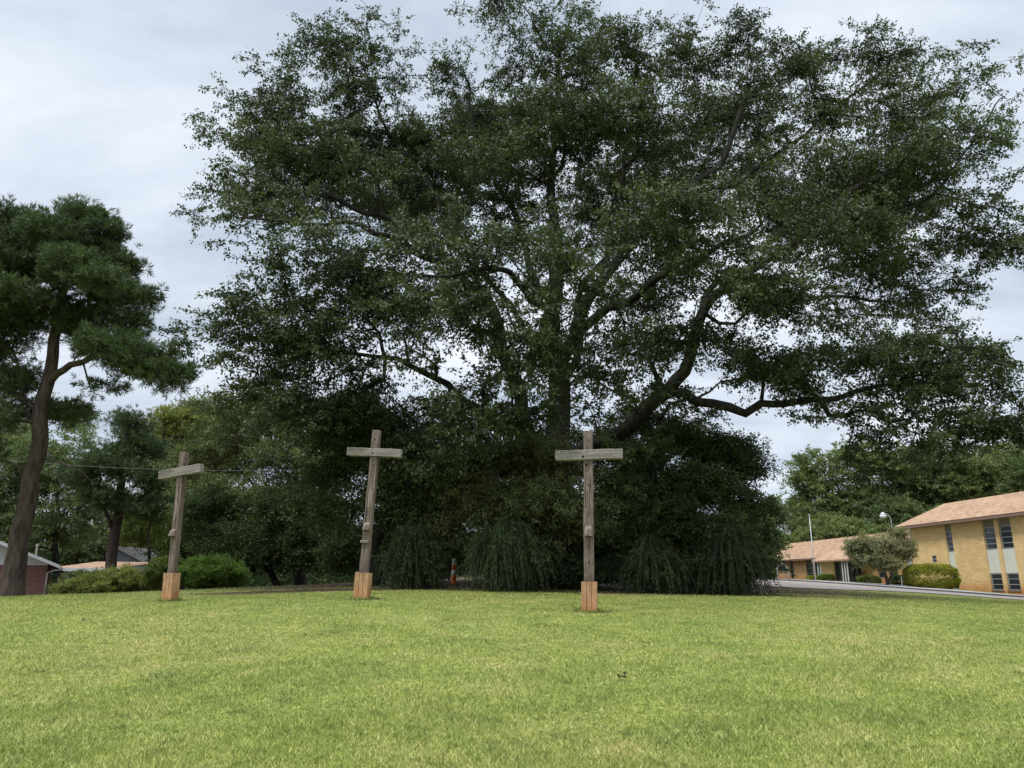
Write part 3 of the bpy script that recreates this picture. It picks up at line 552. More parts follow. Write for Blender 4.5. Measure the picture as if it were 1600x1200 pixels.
# ------------------------------------------------------------------ weeping shrubs
def weeping(label, px, Yd, hw_px, top_py, seed, lm='weep', ns=760, nlv=48):
    rng = np.random.default_rng(seed); b_ = gbase(px, Yd); k = Yd / (F * 1.0335); W_ = hw_px * k; Ht = P(px, top_py, Yd)[2] - b_[2]
    root = empty('weeping_shrub', b_, label, 'shrub', 'arching shrubs in a row under the oak')
    az = rng.uniform(0, 2 * np.pi, ns); reach = W_ * rng.uniform(.2, 1.08, ns) ** .8; hp = Ht * (.5 + .62 * rng.random(ns)) * (1 - .15 * (reach / W_) ** 3); endz = Ht * np.clip(rng.normal(.2, .25, ns), .0, .75)
    nc = 5; ca = rng.uniform(0, 6.28, nc); cr_ = W_ * rng.uniform(.05, .6, nc); cr_[0] = 0; ch_ = rng.uniform(.55, 1.0, nc); ch_[0] = 1; w8 = rng.integers(0, nc, ns); s0 = np.stack([np.cos(ca[w8]) * cr_[w8], np.sin(ca[w8]) * cr_[w8]], 1) + rng.normal(size=(ns, 2)) * W_ * .07; hp = hp * ch_[w8]; reach = np.minimum(reach * rng.choice([.5, .8, 1.15], ns), W_ * 1.1 - cr_[w8] * .8); az = az + rng.normal(size=ns) * .2; T = np.linspace(0, 1, 9)
    dirs = np.stack([np.cos(az), np.sin(az)], 1)
    def pos(t_):     # t_ (m,) for strand arrays
        r = reach * (t_ ** .85); zz = np.where(t_ < .55, hp * np.sin(t_ / .55 * np.pi / 2), hp - (hp - endz) * (np.maximum(t_ - .55, 0) / .45) ** 1.6)
        return np.stack([b_[0] + s0[:, 0] + dirs[:, 0] * r, b_[1] + s0[:, 1] + dirs[:, 1] * r, b_[2] + zz], 1)
    pts = [pos(np.full(ns, t_)) for t_ in T]
    A = np.concatenate(pts[:-1]); B = np.concatenate(pts[1:]); v, f = prisms(A, B, np.full(len(A), .007), np.full(len(A), .005), 3)
    link('stems', np_mesh('stems', v, f, 4, origin=b_), mats['greenstem'], root)
    ps = []; ds = []
    for j in range(nlv):
        t_ = rng.uniform(.28, 1.0, ns); p = pos(t_); q = pos(np.minimum(t_ + .04, 1.02)); ps.append(p + rng.normal(size=p.shape) * .025); ds.append(unit(q - p + 1e-5))
    p = np.concatenate(ps); d = np.concatenate(ds); D = unit(d * .9 + rng.normal(size=p.shape) * .35); Nn = unit(rng.normal(size=p.shape) + dirs[np.arange(len(p)) % ns][:, [0, 1, 1]] * [1, 1, 0] * .5 + [0, 0, .3])
    LL = rng.uniform(.06, .12, len(p)); V, Fq = quads(p, D, Nn, LL, LL * .3); V[:, 2] = np.maximum(V[:, 2], b_[2] + .02)
    rs = np.tile(rng.random(ns), nlv); link('foliage', np_mesh('foliage', V, Fq, 4, rs * .6 + rng.random(len(p)) * .4, b_), LM[lm], root)
weeping('arching shrub just right of the middle cross, leftmost of the shrub row', 640, 28, 54, 822, 51)
weeping('widest arching shrub, right of the orange and white tube', 798, 27, 76, 812, 52)
weeping('arching shrub right of the right cross with light stems showing', 1022, 27.5, 62, 838, 53)
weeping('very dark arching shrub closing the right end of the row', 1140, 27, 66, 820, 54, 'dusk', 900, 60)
# ------------------------------------------------------------------ shrubs
def shrub(label, px, Yd, lobs, n, lm, seed, name='shrub', group=None, nl=30, R_=.35, ls=.09, cat='shrub', **kw):
    b_ = gbase(px, Yd); rng = np.random.default_rng(seed); limbs = []
    for i in range(5):
        q = lobs[i % len(lobs)]; t_ = P(q[0], q[1], q[2]); limbs.append([(b_ + np.array((rng.uniform(-.1, .1), rng.uniform(-.1, .1), 0)), .035), (b_ * .5 + t_ * .5, .025), (t_ + rng.normal(size=3) * .2, .012)])
    return broad_tree(name, label, b_, limbs, [lobe(*q) for q in lobs], n, 5, nl, R_, ls, lm, 'twigbark', seed, group, cat, r_tip=.006, jit=.06, tw=.004, flare=None, **kw)
shrub('rounded bright green bush behind the left cross base', 335, 36, [(330,893,36,48,24),(300,900,36,28,18),(365,900,36,22,16)], 420, 'bright', 61)
shrub('dark green bush left of the bright one, behind the left cross', 262, 37, [(258,890,37,24,20),(245,902,37,15,14)], 200, 'green', 62)
shrub('loose olive-green bush in front of the carport', 165, 38, [(175,908,38,42,18),(140,915,38,40,14),(195,900,38,22,14),(110,922,38,24,10)], 420, 'yellow', 63, R_=.38)
shrub('low thin bush beside the brick wall corner', 112, 40, [(118,903,40,14,10),(100,920,40,20,10)], 110, 'olive', 64)
shrub('tangled underbrush behind the sleeve of the right cross', 905, 29, [(890,895,29,45,22),(930,900,29,30,18),(960,890,30,25,22),(870,870,30,35,25)], 420, 'weep', 65, R_=.45)
shrub('leafy undergrowth between the two left arching shrubs', 700, 38, [(705,875,38,24,14),(690,868,38,24,16)], 130, 'weep', 66, R_=.35)
# clipped hedge by the building
def clipped(label, px, Yd, x0, x1, y0, y1, depth, n, lm, seed, ls=.10, group=None):
    rng = np.random.default_rng(seed); b_ = gbase(px, Yd); k = Yd / (F * 1.0335); hw = (x1 - x0) / 2 * k; c0 = P((x0 + x1) / 2, (y0 + y1) / 2, Yd); hz = (y1 - y0) / 2 * k
    root = empty('clipped_bush', b_, label, 'bush', group); d = unit(rng.normal(size=(n, 3))); q = np.abs(d) ** .62 * np.sign(d); r = rng.uniform(.86, 1.0, n) ** 1.0 * (1 + .05 * np.sin(d[:, 0] * 9 + seed) * np.cos(d[:, 1] * 7 + d[:, 2] * 8))
    p = c0 + unit(q) * np.minimum(1.18, np.linalg.norm(q, axis=1, keepdims=True)) * r[:, None] * np.array((hw, depth, hz)) ; p[:, 2] = np.maximum(p[:, 2], b_[2] + .05)
    D = unit(d * .5 + rng.normal(size=p.shape) * .7); Nn = unit(d * .6 + rng.normal(size=p.shape) * .7); LL = ls * rng.uniform(.7, 1.3, n); V, Fq = quads(p, D, Nn, LL, LL * .55)
    link('foliage', np_mesh('foliage', V, Fq, 4, rng.random(n), b_), LM[lm], root)
    st = MB()
    for i in range(14):
        a_ = rng.uniform(0, 6.28); e1 = c0 + np.array((math.cos(a_) * hw * .8, math.sin(a_) * depth * .8, rng.uniform(-.3, .7) * hz)); st.tube([b_ + np.array((rng.uniform(-.3, .3) * hw, 0, 0)), b_ * .4 + e1 * .6, e1], [.03, .02, .01], 5)
    st2 = MB(); st2.v = [tuple(np.array(v) - b_) for v in st.v]; st2.f = st.f; st2.build('stems', mats['twigbark'], root)
clipped('large rounded golden-green clipped bush before the two-storey brick wall', 1455, 60, 1417, 1493, 882, 920, 1.3, 15000, 'hedge', 71, .12)
GH = 'low clipped bushes along the building front'
clipped('low dark clipped bush right of the entrance door', 1352, 68, 1340, 1374, 900, 914, .7, 5000, 'green', 72, .11, GH)
clipped('dark bush under the crepe myrtle beside the golden one', 1406, 64, 1392, 1424, 900, 917, .7, 5000, 'weep', 73, .11, GH)
clipped('small yellowish bush at the foot of the flagpole', 1269, 82, 1262, 1281, 900, 908, .6, 2400, 'hedge', 74, .13, GH)
clipped('small green bush between the flagpole and the entrance', 1291, 80, 1282, 1302, 898, 907, .6, 2400, 'bright', 75, .13, GH)
# crepe myrtle
bm_ = gbase(1386, 61)
cm_l = [[(bm_, .09), (P(1382, 888, 61), .07), (P(1365, 870, 61), .05), (P(1345, 850, 61), .03)], [(bm_ + np.array((.1, 0, 0)), .08), (P(1396, 893, 61), .06), (P(1411, 882, 61), .05), (P(1408, 860, 61), .03)], [(bm_ + np.array((-.1, .1, 0)), .08), (P(1384, 880, 61), .06), (P(1392, 850, 61), .04), (P(1400, 830, 61), .02)]]
broad_tree('crepe_myrtle', 'spreading crepe myrtle with forked pale trunks before the roof junction', bm_, cm_l, [lobe(*q) for q in [(1350,855,61,26,16),(1385,855,61,30,20),(1415,860,61,16,18),(1402,835,61,16,10),(1360,872,60.5,25,10),(1385,878,60.5,25,10),(1335,850,61,14,8)]],
           330, 5, 20, .6, .16, 'myrtle', 'twigbark', 81, r_tip=.008, jit=.1)
# ------------------------------------------------------------------ crosses
def cross(label, base_px, top_px, Yd, pw, pdp, beam, yaw, roll, slv, blocks, pegs, holes, seed, skew=0):
    A_ = P(base_px[0], base_px[1], Yd); A_[2] = h1(A_[0], A_[1]) ; T_ = P(top_px[0], top_px[1], Yd); ax = Vector(T_ - A_); Ht = ax.length; zz = ax.normalized()
    root = empty('cross', A_, label, 'cross', 'wooden crosses on the lawn')
    xx = Vector((math.cos(yaw), math.sin(yaw), 0)); xx = (xx - zz * xx.dot(zz)).normalized(); yy = zz.cross(xx)
    root.rotation_euler = Matrix((xx, yy, zz)).transposed().to_euler()
    k = Yd / (F * 1.0335); hw, hd = pw / 2, pdp / 2; rr = random.Random(seed)
    def zof(py): return (base_px[1] - py) / (base_px[1] - top_px[1]) * Ht
    mb = MB(); n = 16; v = []; f = []
    for i in range(n + 1):
        z = -.2 + (Ht + .2) * i / n; wv = 1 - .05 * i / n; ch = .018
        ox, oy = rr.uniform(-.006, .006), rr.uniform(-.006, .006); a_, c_ = hw * wv + rr.uniform(-.004, .004), hd * wv
        if i == n: ch = .03
        for (sx, sy) in ((-1, -1), (1, -1), (1, 1), (-1, 1)):
            pa = [(sx * a_, sy * (c_ - ch)), (sx * (a_ - ch), sy * c_)]
            if sx * sy > 0: pa = pa[::1]
            else: pa = pa[::-1]
            for (x_, y_) in pa: v.append((x_ + ox, y_ + oy, z + (rr.uniform(-.012, .012) if i == n else 0)))
    for i in range(n):
        for j in range(8): a_ = i * 8 + j; b_ = i * 8 + (j + 1) % 8; f.append((a_, b_, b_ + 8, a_ + 8))
    f.append(tuple(range(8))); f.append(tuple(n * 8 + j for j in range(8)))
    mb.raw(v, f); post = mb.build('post', mats['old_z'], root)
    # beam, let into the front of the post
    bx0, bx1, bpy, bt_ = beam; L = (bx1 - bx0) * k / max(.3, math.cos(yaw)); zb = zof(bpy); hb = bt_ * k / 2; cxo = ((bx0 + bx1) / 2 - (base_px[0] + (top_px[0] - base_px[0]) * zb / Ht)) * k
    b_ = MB(); n = 10; v = []; f = []
    for i in range(n + 1):
        x_ = -L / 2 + L * i / n; dz = rr.uniform(-.006, .006); hh_ = hb * (1 + rr.uniform(-.03, .03)); e0 = .012
        y0, y1 = -hd - .035, hd * .35
        for (yv, zv) in ((y0, -hh_ + e0), (y0 + e0, -hh_), (y1 - e0, -hh_), (y1, -hh_ + e0), (y1, hh_ - e0), (y1 - e0, hh_), (y0 + e0, hh_), (y0, hh_ - e0)): v.append((x_ + (rr.uniform(-.01, .01) if i in (0, n) else 0), yv, zv + dz))
    for i in range(n):
        for j in range(8): a_ = i * 8 + j; q = i * 8 + (j + 1) % 8; f.append((a_, q, q + 8, a_ + 8))
    f.append(tuple(range(8))); f.append(tuple(n * 8 + j for j in range(8)))
    bo_ = b_.raw(v, f).build('crossbeam', mats['old_x'], root); bo_.location = (cxo, 0, zb); bo_.rotation_euler = (0, -roll, 0)
    # sleeve of newer boards
    sh = zof(slv[0]); sw = slv[1] * k / 2; g = .01; sd = sw * .95; s_ = MB(); nb_ = slv[2]; xw = 2 * sw / nb_
    for i in range(nb_): s_.box(-sw + i * xw + (.003 if i else 0), -sw + (i + 1) * xw - (.003 if i < nb_ - 1 else 0), -sd - .004 * (i % 2), -hd - g, -.15, sh + rr.uniform(-.015, .01))
    s_.box(-sw, sw, hd + g, sd, -.15, sh); s_.box(-sw, -hw - g, -hd - g + .002, hd + g - .002, -.15, sh - .012); s_.box(hw + g, sw, -hd - g + .002, hd + g - .002, -.15, sh - .006)
    s_.build('base_sleeve', mats['new_z'], root, bevel=.006)
    for (py, w_, h_, d_) in blocks:
        z = zof(py); q = MB(); w2 = w_ / 2; q.raw([(-w2, -hd - d_, z - h_ / 2), (w2, -hd - d_, z - h_ / 2), (w2, -hd + .01, z - h_ / 2), (-w2, -hd + .01, z - h_ / 2), (-w2 * .9, -hd - d_ * .75, z + h_ * .1), (w2 * .9, -hd - d_ * .75, z + h_ * .1), (w2 * .8, -hd + .01, z + h_ / 2), (-w2 * .8, -hd + .01, z + h_ / 2),
             ], [(0, 3, 2, 1), (4, 5, 6, 7), (0, 1, 5, 4), (1, 2, 6, 5), (2, 3, 7, 6), (3, 0, 4, 7)])
        q.build('foot_block', mats['old_z'], root, bevel=.014)
    for (py, w_, h_, d_) in pegs:
        z = zof(py); q = MB(); q.box(-w_ / 2 - .02, w_ / 2 - .02, -hd - d_, -hd + .01, z - h_ / 2, z + h_ / 2); q.build('ledge', mats['old_x'], root, bevel=.008)
    for (xo, py, r_) in holes:
        hb_ = MB()
        z = zof(py); onb = abs(z - zb) < hb; yf = -hd - (.037 if onb else .002); cs = [(xo + r_ * math.cos(a_ * .7854), yf + .0, z + r_ * 1.3 * math.sin(a_ * .7854)) for a_ in range(8)]
        hb_.raw(cs + [(c_[0], c_[1] + .02, c_[2]) for c_ in cs], [tuple(range(8)), tuple(range(15, 7, -1))] + [(j, (j + 1) % 8, (j + 1) % 8 + 8, j + 8) for j in range(8)])
        hb_.build('knot_hole', mats['hole'], root)
    # long drying cracks
    for i in range(5):
        cr = MB()
        xo = rr.uniform(-hw * .6, hw * .6); z0 = rr.uniform(.9, Ht - 1.2); ln = rr.uniform(.4, 1.1); pts = [(xo + rr.uniform(-.006, .006), -hd - .0035, z0 + ln * j / 5) for j in range(6)]
        for a_, q in zip(pts[:-1], pts[1:]):
            if z0 - hb - .1 < zb < z0 + ln + hb + .1: continue
            cr.raw([(a_[0] - .003, a_[1], a_[2]), (a_[0] + .003, a_[1], a_[2]), (q[0] + .003, q[1], q[2]), (q[0] - .003, q[1], q[2]), (a_[0] - .003, a_[1] + .02, a_[2]), (a_[0] + .003, a_[1] + .02, a_[2]), (q[0] + .003, q[1] + .02, q[2]), (q[0] - .003, q[1] + .02, q[2])], [(0, 1, 2, 3), (0, 4, 5, 1), (1, 5, 6, 2), (2, 6, 7, 3), (3, 7, 4, 0)])
        if cr.v: cr.build('crack', mats['hole'], root)
    return root
cross('weathered wooden cross farthest left, its raised right arm tilted upward', (265, 939), (288, 707), 24.1, .225, .225, (246, 323, 739, 14), R(-18), R(5.0), (897, 18, 3), [(835, .20, .24, .12)], [], [(0.0, 745, .015), (-.02, 765, .012), (.02, 880, .014)], 1)
cross('middle wooden cross leaning right with a lower ledge under its foot block', (565, 936), (589, 673), 21.3, .225, .225, (541, 631, 709.5, 13), R(-6), R(-.5 - 0), (897, 22, 3), [(826, .20, .22, .11)], [(850, .21, .07, .10)], [(0, 688, .02), (-.03, 711, .024), (0, 722, .018), (-.06, 797, .016)], 2)
cross('upright wooden cross nearest the camera, right of the great trunk', (921, 955), (919, 675), 19.5, .25, .25, (867, 974, 713.5, 16), R(-8), R(1.6), (911, 24, 3), [(834, .20, .27, .12)], [], [(0.02, 690, .018), (-.13, 717, .028), (-.05, 730, .03), (0, 762, .014), (.05, 763, .014), (-.02, 858, .014), (.0, 882, .02)], 3)
# ------------------------------------------------------------------ yellow brick building
tdir = np.array((.0817, -.9966, 0)); ndir = np.array((-.9966, -.0817, 0)); O2 = np.array((36.1, 69.8, 0.0)); rot = math.atan2(tdir[1], tdir[0])
# local x = along wall towards the viewer, local y = outwards to the lawn is -ndir side: y local = left of x
# rotating x by rot: local y = (-sin, cos) = (.9966,.0817): points INTO the building
def wall_uz(px, py, off=0.0):
    d = ray_dir(px, py); o = np.array((0, 0, EYE)); Op = O2 + ndir * off; t_ = ((Op - o) @ ndir) / (d @ ndir); q = o + d * t_; return float((q - Op) @ tdir), float(q[2])
gz2 = h1(36.5, 62) - .4
bld = empty('brick_building', (O2[0], O2[1], gz2), 'two-storey yellow brick building with tall window strips at the right edge', 'building', rz=rot)
def uz(px, py, off=0.0): u_, z_ = wall_uz(px, py, off); return u_, z_ - gz2
LEN = 34.0; ztop = uz(1546, 811)[1]
strips = []      # (u0,u1)
def strip(px0, px1, py_ref=870): return uz(px0, py_ref)[0], uz(px1, py_ref)[0]
s1 = strip(1482, 1492); s2 = strip(1542, 1560.5); s3 = strip(1567, 1587)
pitch = (s3[0] - s2[0]); strips = [s1, s2, s3]
g_ = s3[1] + 3.6; wd = s2[1] - s2[0]
for i in range(3): strips += [(g_ + i * 6.5, g_ + i * 6.5 + wd), (g_ + i * 6.5 + pitch, g_ + i * 6.5 + pitch + wd)]
zu1 = uz(1551, 823)[1]; zu0 = uz(1555, 858)[1]; zl1 = uz(1565, 896)[1]; zl0 = uz(1568, 922)[1]
wall = MB(); u0 = 0.0; sw0, sw1 = uz(1456, 870)[0], uz(1463, 870)[0]; swz0, swz1 = uz(1460, 879)[1], uz(1460, 868)[1]
edges = [0.0]
for a_, b_ in strips:
    if edges[-1] == 0.0 and a_ > sw1:
        wall.box(0, sw0, 0, .3, -1, ztop); wall.box(sw0, sw1, 0, .3, -1, swz0); wall.box(sw0, sw1, 0, .3, swz1, ztop); wall.box(sw1, a_, 0, .3, -1, ztop)
    else: wall.box(edges[-1], a_, 0, .3, -1, ztop)
    wall.box(a_, b_, .02, .3, -1, zl0 - .08)
    edges.append(b_)
wall.box(edges[-1], LEN, 0, .3, -1, ztop); wall.box(0, LEN, .62, 6.0, -1, ztop - .01); wall.box(0, .3, .3, .62, -1, ztop - .02); wall.box(LEN - .3, LEN, .3, .62, -1, ztop - .02)
wall.build('wall', mats['yellow'], bld)
def window(parent, a_, b_, z0, z1, rows, off=.08, fw=.06, mullx=0):
    f = MB(); f.box(a_, a_ + fw, off, off + .1, z0, z1); f.box(b_ - fw, b_, off, off + .1, z0, z1); f.box(a_ + fw, b_ - fw, off, off + .1, z1 - fw, z1); f.box(a_ + fw, b_ - fw, off, off + .1, z0, z0 + fw)
    for i in range(1, rows): z = z0 + (z1 - z0) * i / rows; f.box(a_ + fw, b_ - fw, off + .01, off + .09, z - .028, z + .028)
    for i in range(1, mullx + 1): x_ = a_ + (b_ - a_) * i / (mullx + 1); f.box(x_ - .025, x_ + .025, off + .015, off + .085, z0 + fw, z1 - fw)
    o = f.build('window', mats['alu'], parent); g = MB()
    for i in range(rows):    # each louvre tilted very slightly out
        za, zb = z0 + (z1 - z0) * i / rows + .03, z0 + (z1 - z0) * (i + 1) / rows - .03
        g.raw([(a_ + fw, off + .03, za), (b_ - fw, off + .03, za), (b_ - fw, off + .07, zb), (a_ + fw, off + .07, zb), (a_ + fw, off + .05, za), (b_ - fw, off + .05, za), (b_ - fw, off + .09, zb), (a_ + fw, off + .09, zb)], [(0,1,2,3),(7,6,5,4),(0,4,5,1),(3,2,6,7),(1,5,6,2),(0,3,7,4)])
    g.build('pane', mats['glass'], o); return o
for i, (a_, b_) in enumerate(strips):
    window(bld, a_ + .05, b_ - .05, zu0, zu1, 4); window(bld, a_ + .05, b_ - .05, zl0, zl1, 3)
    MB().box(a_ + .01, b_ - .01, .06, .2, zu0 - (zu0 - zl1) + .02, zu0 - .02).build('spandrel_panel', mats['panel'], bld)
    MB().box(a_ + .01, b_ - .01, .07, .2, zu1 + .02, ztop - .02).build('header_panel', mats['tan'], bld)
    MB().box(a_ - .05, b_ + .05, -.05, .12, zl0 - .10, zl0 - .02).build('sill', mats['fascia'], bld)
window(bld, sw0, sw1, swz0, swz1, 2, .06, .05)
MB().box(strips[1][0] + .25, strips[1][0] + 1.0, .2, .5, zu0 + .05, zu0 + .45).build('cardboard_box', mats['box'], bld)
def hip_roof(parent, ua, ub, v0, v1, ze, zr, hip_a=True, hip_b=True, th=.2, name='roof'):
    w_ = (v1 - v0) / 2; vm_ = (v0 + v1) / 2; ra_ = ua + (w_ if hip_a else 0); rb_ = ub - (w_ if hip_b else 0)
    r = MB().raw([(ua, v0, ze), (ub, v0, ze), (ub, v1, ze), (ua, v1, ze), (ra_, vm_, zr), (rb_, vm_, zr)], [(0, 1, 5, 4), (2, 3, 4, 5), (3, 0, 4), (1, 2, 5), (0, 3, 2, 1)]).build(name, mats['shingle'], parent)
    f = MB().box(ua + .03, ub - .03, v0 + .03, v1 - .03, ze - th, ze - .004); f.build('fascia', mats['fascia'], r); return r
# eave corner seen at (1412,826); ridge begins at (1493,787)
ov = .9; zeave = ztop + .16
vr0, vr1 = -ov, 5.3
w_ = (vr1 - vr0) / 2
# ridge height from the photograph
rp = O2 + tdir * (-ov + w_) - ndir * ((vr0 + vr1) / 2); yy_ = rp[1]
zr_ = P(1493, 787, yy_)[2] - gz2
hip_roof(bld, -ov, LEN + ov, vr0, vr1, zeave, zr_, th=.24)
# wing
gzw = h1(33.5, 88) - .3
wing = empty('low_wing', (O2[0], O2[1], gzw), 'single-storey yellow brick wing with a pink shingle roof and glass entrance', 'building', rz=rot)
def uw(px, py, off=0.0): u_, z_ = wall_uz(px, py, off); return u_, z_ - gzw
zt = uw(1240, 876.5)[1]; uend = uw(1213, 890)[0]; W1 = MB(); ops = []
doors = uw(1304, 890)[0], uw(1346, 890)[0]; wn = [(uw(1234.5, 890)[0], uw(1240, 890)[0], 0), (uw(1260, 890)[0], uw(1270, 890)[0], 1), (uw(1273, 890)[0], uw(1283, 890)[0], 1), (uw(1371.5, 890)[0], uw(1383, 890)[0], 2), (uw(1387.5, 890)[0], uw(1401, 890)[0], 2)]
ops = [(a_, b_, 'w') for a_, b_, k_ in wn] + [(doors[0], doors[1], 'd')]; ops.sort(); zwb = uw(1265, 904)[1]; zwt = zt - .35; cur = uend
for a_, b_, k_ in ops:
    W1.box(cur, a_, 0, .3, -1, zt)
    if k_ == 'w': W1.box(a_, b_, .02, .3, -1, zwb)
    cur = b_
W1.box(cur, -.05, 0, .3, -1, zt); W1.box(uend, -.05, .9, 5, -1, zt - .02); W1.box(uend, uend + .3, .3, .9, -1, zt - .01)
W1.build('wall', mats['yellow'], wing)
for a_, b_, k_ in ops:
    if k_ == 'w': window(wing, a_ + .02, b_ - .02, zwb + .02, zwt, 3); MB().box(a_ + .01, b_ - .01, .06, .2, zwt + .02, zt - .02).build('header_panel', mats['tan'], wing)
zd0 = -.2
d_ = MB(); nd = 5
for i in range(nd + 1): x_ = doors[0] + (doors[1] - doors[0]) * i / nd; d_.box(x_ - .06, x_ + .06, .1, .2, zd0, zwt)
d_.box(doors[0], doors[1], .09, .21, zwt, zwt + .12)
ent = d_.build('entrance_frame', mats['alu'], wing)
MB().box(doors[0], doors[1], .14, .17, zd0, zwt).build('glass', mats['glass'], ent)
MB().box(doors[0], doors[1], .1, .3, zwt + .12, zt - .02).build('header_panel', mats['tan'], wing)
x_ = uw(1350, 893)[0]; MB().box(x_ - .5, x_ + .3, -.04, .0, uw(1350, 897)[1], uw(1350, 893)[1]).build('plaque', mats['fascia'], wing)
x_ = uw(1425, 890)[0]; MB().box(min(x_, -.9), -.12, -.03, .0, -.5, zt).build('corner_panel', mats['panel'], wing)
v1w = 3.9; w2_ = (v1w + 1.0) / 2; rp = O2 + tdir * (uend - 1.0 + w2_) - ndir * ((-1.0 + v1w) / 2); zrw = P(1243, 849, rp[1])[2] - gzw
hip_roof(wing, uend - 1.0, -.15, -1.0, v1w, zt + .14, zrw, True, False, .18)
pu0, pu1 = uw(1272, 878, 2.3)[0], uw(1330, 875, 2.3)[0]
# porch roof carried further out on thin paired posts
slope = (zrw - zt - .14) / w2_; zp = zt + .14 - slope * 1.3 * .35
pr = MB().raw([(pu0, -2.6, zp), (pu1, -2.6, zp), (pu1, -.2, zt + .14 + slope * .8 + .012), (pu0, -.2, zt + .14 + slope * .8 + .012), (pu0, -2.6, zp - .16), (pu1, -2.6, zp - .16), (pu1, -.2, zt - .05), (pu0, -.2, zt - .05)], [(0,1,2,3),(4,7,6,5),(0,4,5,1),(1,5,6,2),(2,6,7,3),(3,7,4,0)]).build('porch_roof', mats['shingle'], wing)
for px in (1279, 1283, 1317, 1321, 1325):
    x_ = uw(px, 895, 2.3)[0]; MB().box(x_ - .05, x_ + .05, -2.35, -2.25, -.6, zp - .14).build('porch_post', mats['white'], wing)
# ------------------------------------------------------------------ flagpole, lamp, arch
def pole_thing(name, label, cat, px, Yd, py_top, r, m):
    b_ = gbase(px, Yd); t_ = P(px, py_top, Yd)[2] - b_[2]; root = empty(name, b_, label, cat); return root, b_, t_
root, b_, t_ = pole_thing('flagpole', 'thin white bare flagpole in front of the low wing', 'flagpole', 1274.5, 72, 806, .05, 'white')
MB().tube([(0, 0, -.3), (0, 0, t_ * .5), (0, 0, t_)], [.055, .045, .03], 10).build('pole', mats['white'], root, True)
MB().tube([(0, 0, t_), (0, 0, t_ + .06), (0, 0, t_ + .12), (0, 0, t_ + .16)], [.02, .08, .08, .01], 10).build('finial', mats['galv'], root, True)
root, b_, t_ = pole_thing('street_lamp', 'street lamp with curved arm and milky globe above the crepe myrtle', 'street lamp', 1404, 68, 804, .06, 'galv')
MB().tube([(0, 0, -.2), (0, 0, t_ - .5), (-.05, 0, t_ - .2), (-.2, 0, t_ - .02), (-.45, 0, t_ + .08), (-.62, 0, t_ + .05)], [.07, .05, .04, .035, .035, .035], 8).build('pole', mats['galv'], root, True)
MB().tube([(-.66, 0, t_ + .22), (-.66, 0, t_ + .12), (-.66, 0, t_ + .05), (-.66, 0, t_ - .02)], [.05, .16, .24, .26], 12).build('lamp_head', mats['galv'], root, True)
MB().tube([(-.66, 0, t_ - .025), (-.66, 0, t_ - .16), (-.66, 0, t_ - .28), (-.66, 0, t_ - .33)], [.25, .28, .2, .06], 12).build('lamp_glass', mats['lamp'], root, True)
b_ = gbase(1224, 60); root = empty('arched_frame', b_, 'arched metal frame with a dark rounded board beside the end shrub', 'frame')
k = 60 / 1219.; hw = 8.5 * k; tz = P(1224, 881, 60)[2] - b_[2]
MB().tube([(-hw, 0, 0), (-hw, 0, tz * .6)] + [(-hw * math.cos(a_ * math.pi / 10), 0, tz * .6 + tz * .4 * math.sin(a_ * math.pi / 10)) for a_ in range(1, 10)] + [(hw, 0, tz * .6), (hw, 0, 0)], .04, 8).build('arch', mats['galv'], root, True)
MB().raw([(-hw * .86 * math.cos(a_ * math.pi / 10), y_, tz * .58 + tz * .34 * math.sin(a_ * math.pi / 10)) for y_ in (-.02, .02) for a_ in range(11)], [tuple(range(11)), tuple(range(21, 10, -1))] + [(j, j + 1, j + 12, j + 11) for j in range(10)] + [(10, 0, 11, 21)]).build('board', mats['iron'], root)
MB().tube([(-hw, 0, tz * .5), (hw, 0, tz * .5)], .03, 6).build('crossbar', mats['iron'], root)
b_ = gbase(1409, 57); root = empty('marker_post', b_, 'short pale metal stake beside the driveway near the golden bush', 'post')
MB().tube([(0, 0, -.1), (0, 0, .75)], [.03, .025], 8).build('stake', mats['galv'], root); MB().tube([(0, 0, .75), (0, 0, .78)], [.04, .03], 8).build('cap', mats['white'], root)
# traffic tube
b_ = gbase(709, 33); zb = P(709, 910, 33)[2]; b_[2] = min(b_[2] + .03, zb); root = empty('traffic_tube', b_, 'orange and white striped traffic tube between two arching shrubs', 'traffic post')
tt = P(709, 873, 33)[2] - b_[2]; k = [0, .16, .36, .55, .76, 1.0]; cm = ['orange', 'orange', 'plwhite', 'orange', 'plwhite']
for i in range(5):
    z0, z1 = tt * k[i], tt * k[i + 1]; r0 = .105 - .02 * k[i]; r1 = .105 - .02 * k[i + 1]
    pts = [(0, 0, z0), (0, 0, z1)]; rs = [r0, r1]
    if i == 4: pts = [(0, 0, z0), (0, 0, z1 - .05), (0, 0, z1 - .01), (0, 0, z1)]; rs = [r0, r1, r1 * .7, r1 * .2]
    MB().tube(pts, rs, 14).build('orange_band' if cm[i] == 'orange' else 'white_band', mats[cm[i]], root, True)
MB().tube([(0, 0, -.03), (0, 0, .03), (0, 0, .05)], [.24, .23, .12], 8).build('base', mats['rubber'], root)
# stone marker
p = gbase(428, 39.5); MBs = MB(); MBs.raw([(-.24, -.1, -.2), (.24, -.1, -.2), (.24, .12, -.2), (-.24, .12, -.2), (-.2, -.08, .50), (.22, -.08, .56), (.2, .1, .56), (-.2, .1, .52)], [(0,3,2,1),(4,5,6,7),(0,1,5,4),(1,2,6,5),(2,3,7,6),(3,0,4,7)])
o = MBs.build('stone_marker', mats['stone'], bevel=.04); o.location = p; tag(o, 'short rough grey stone standing in the shade left of the middle cross', 'stone')
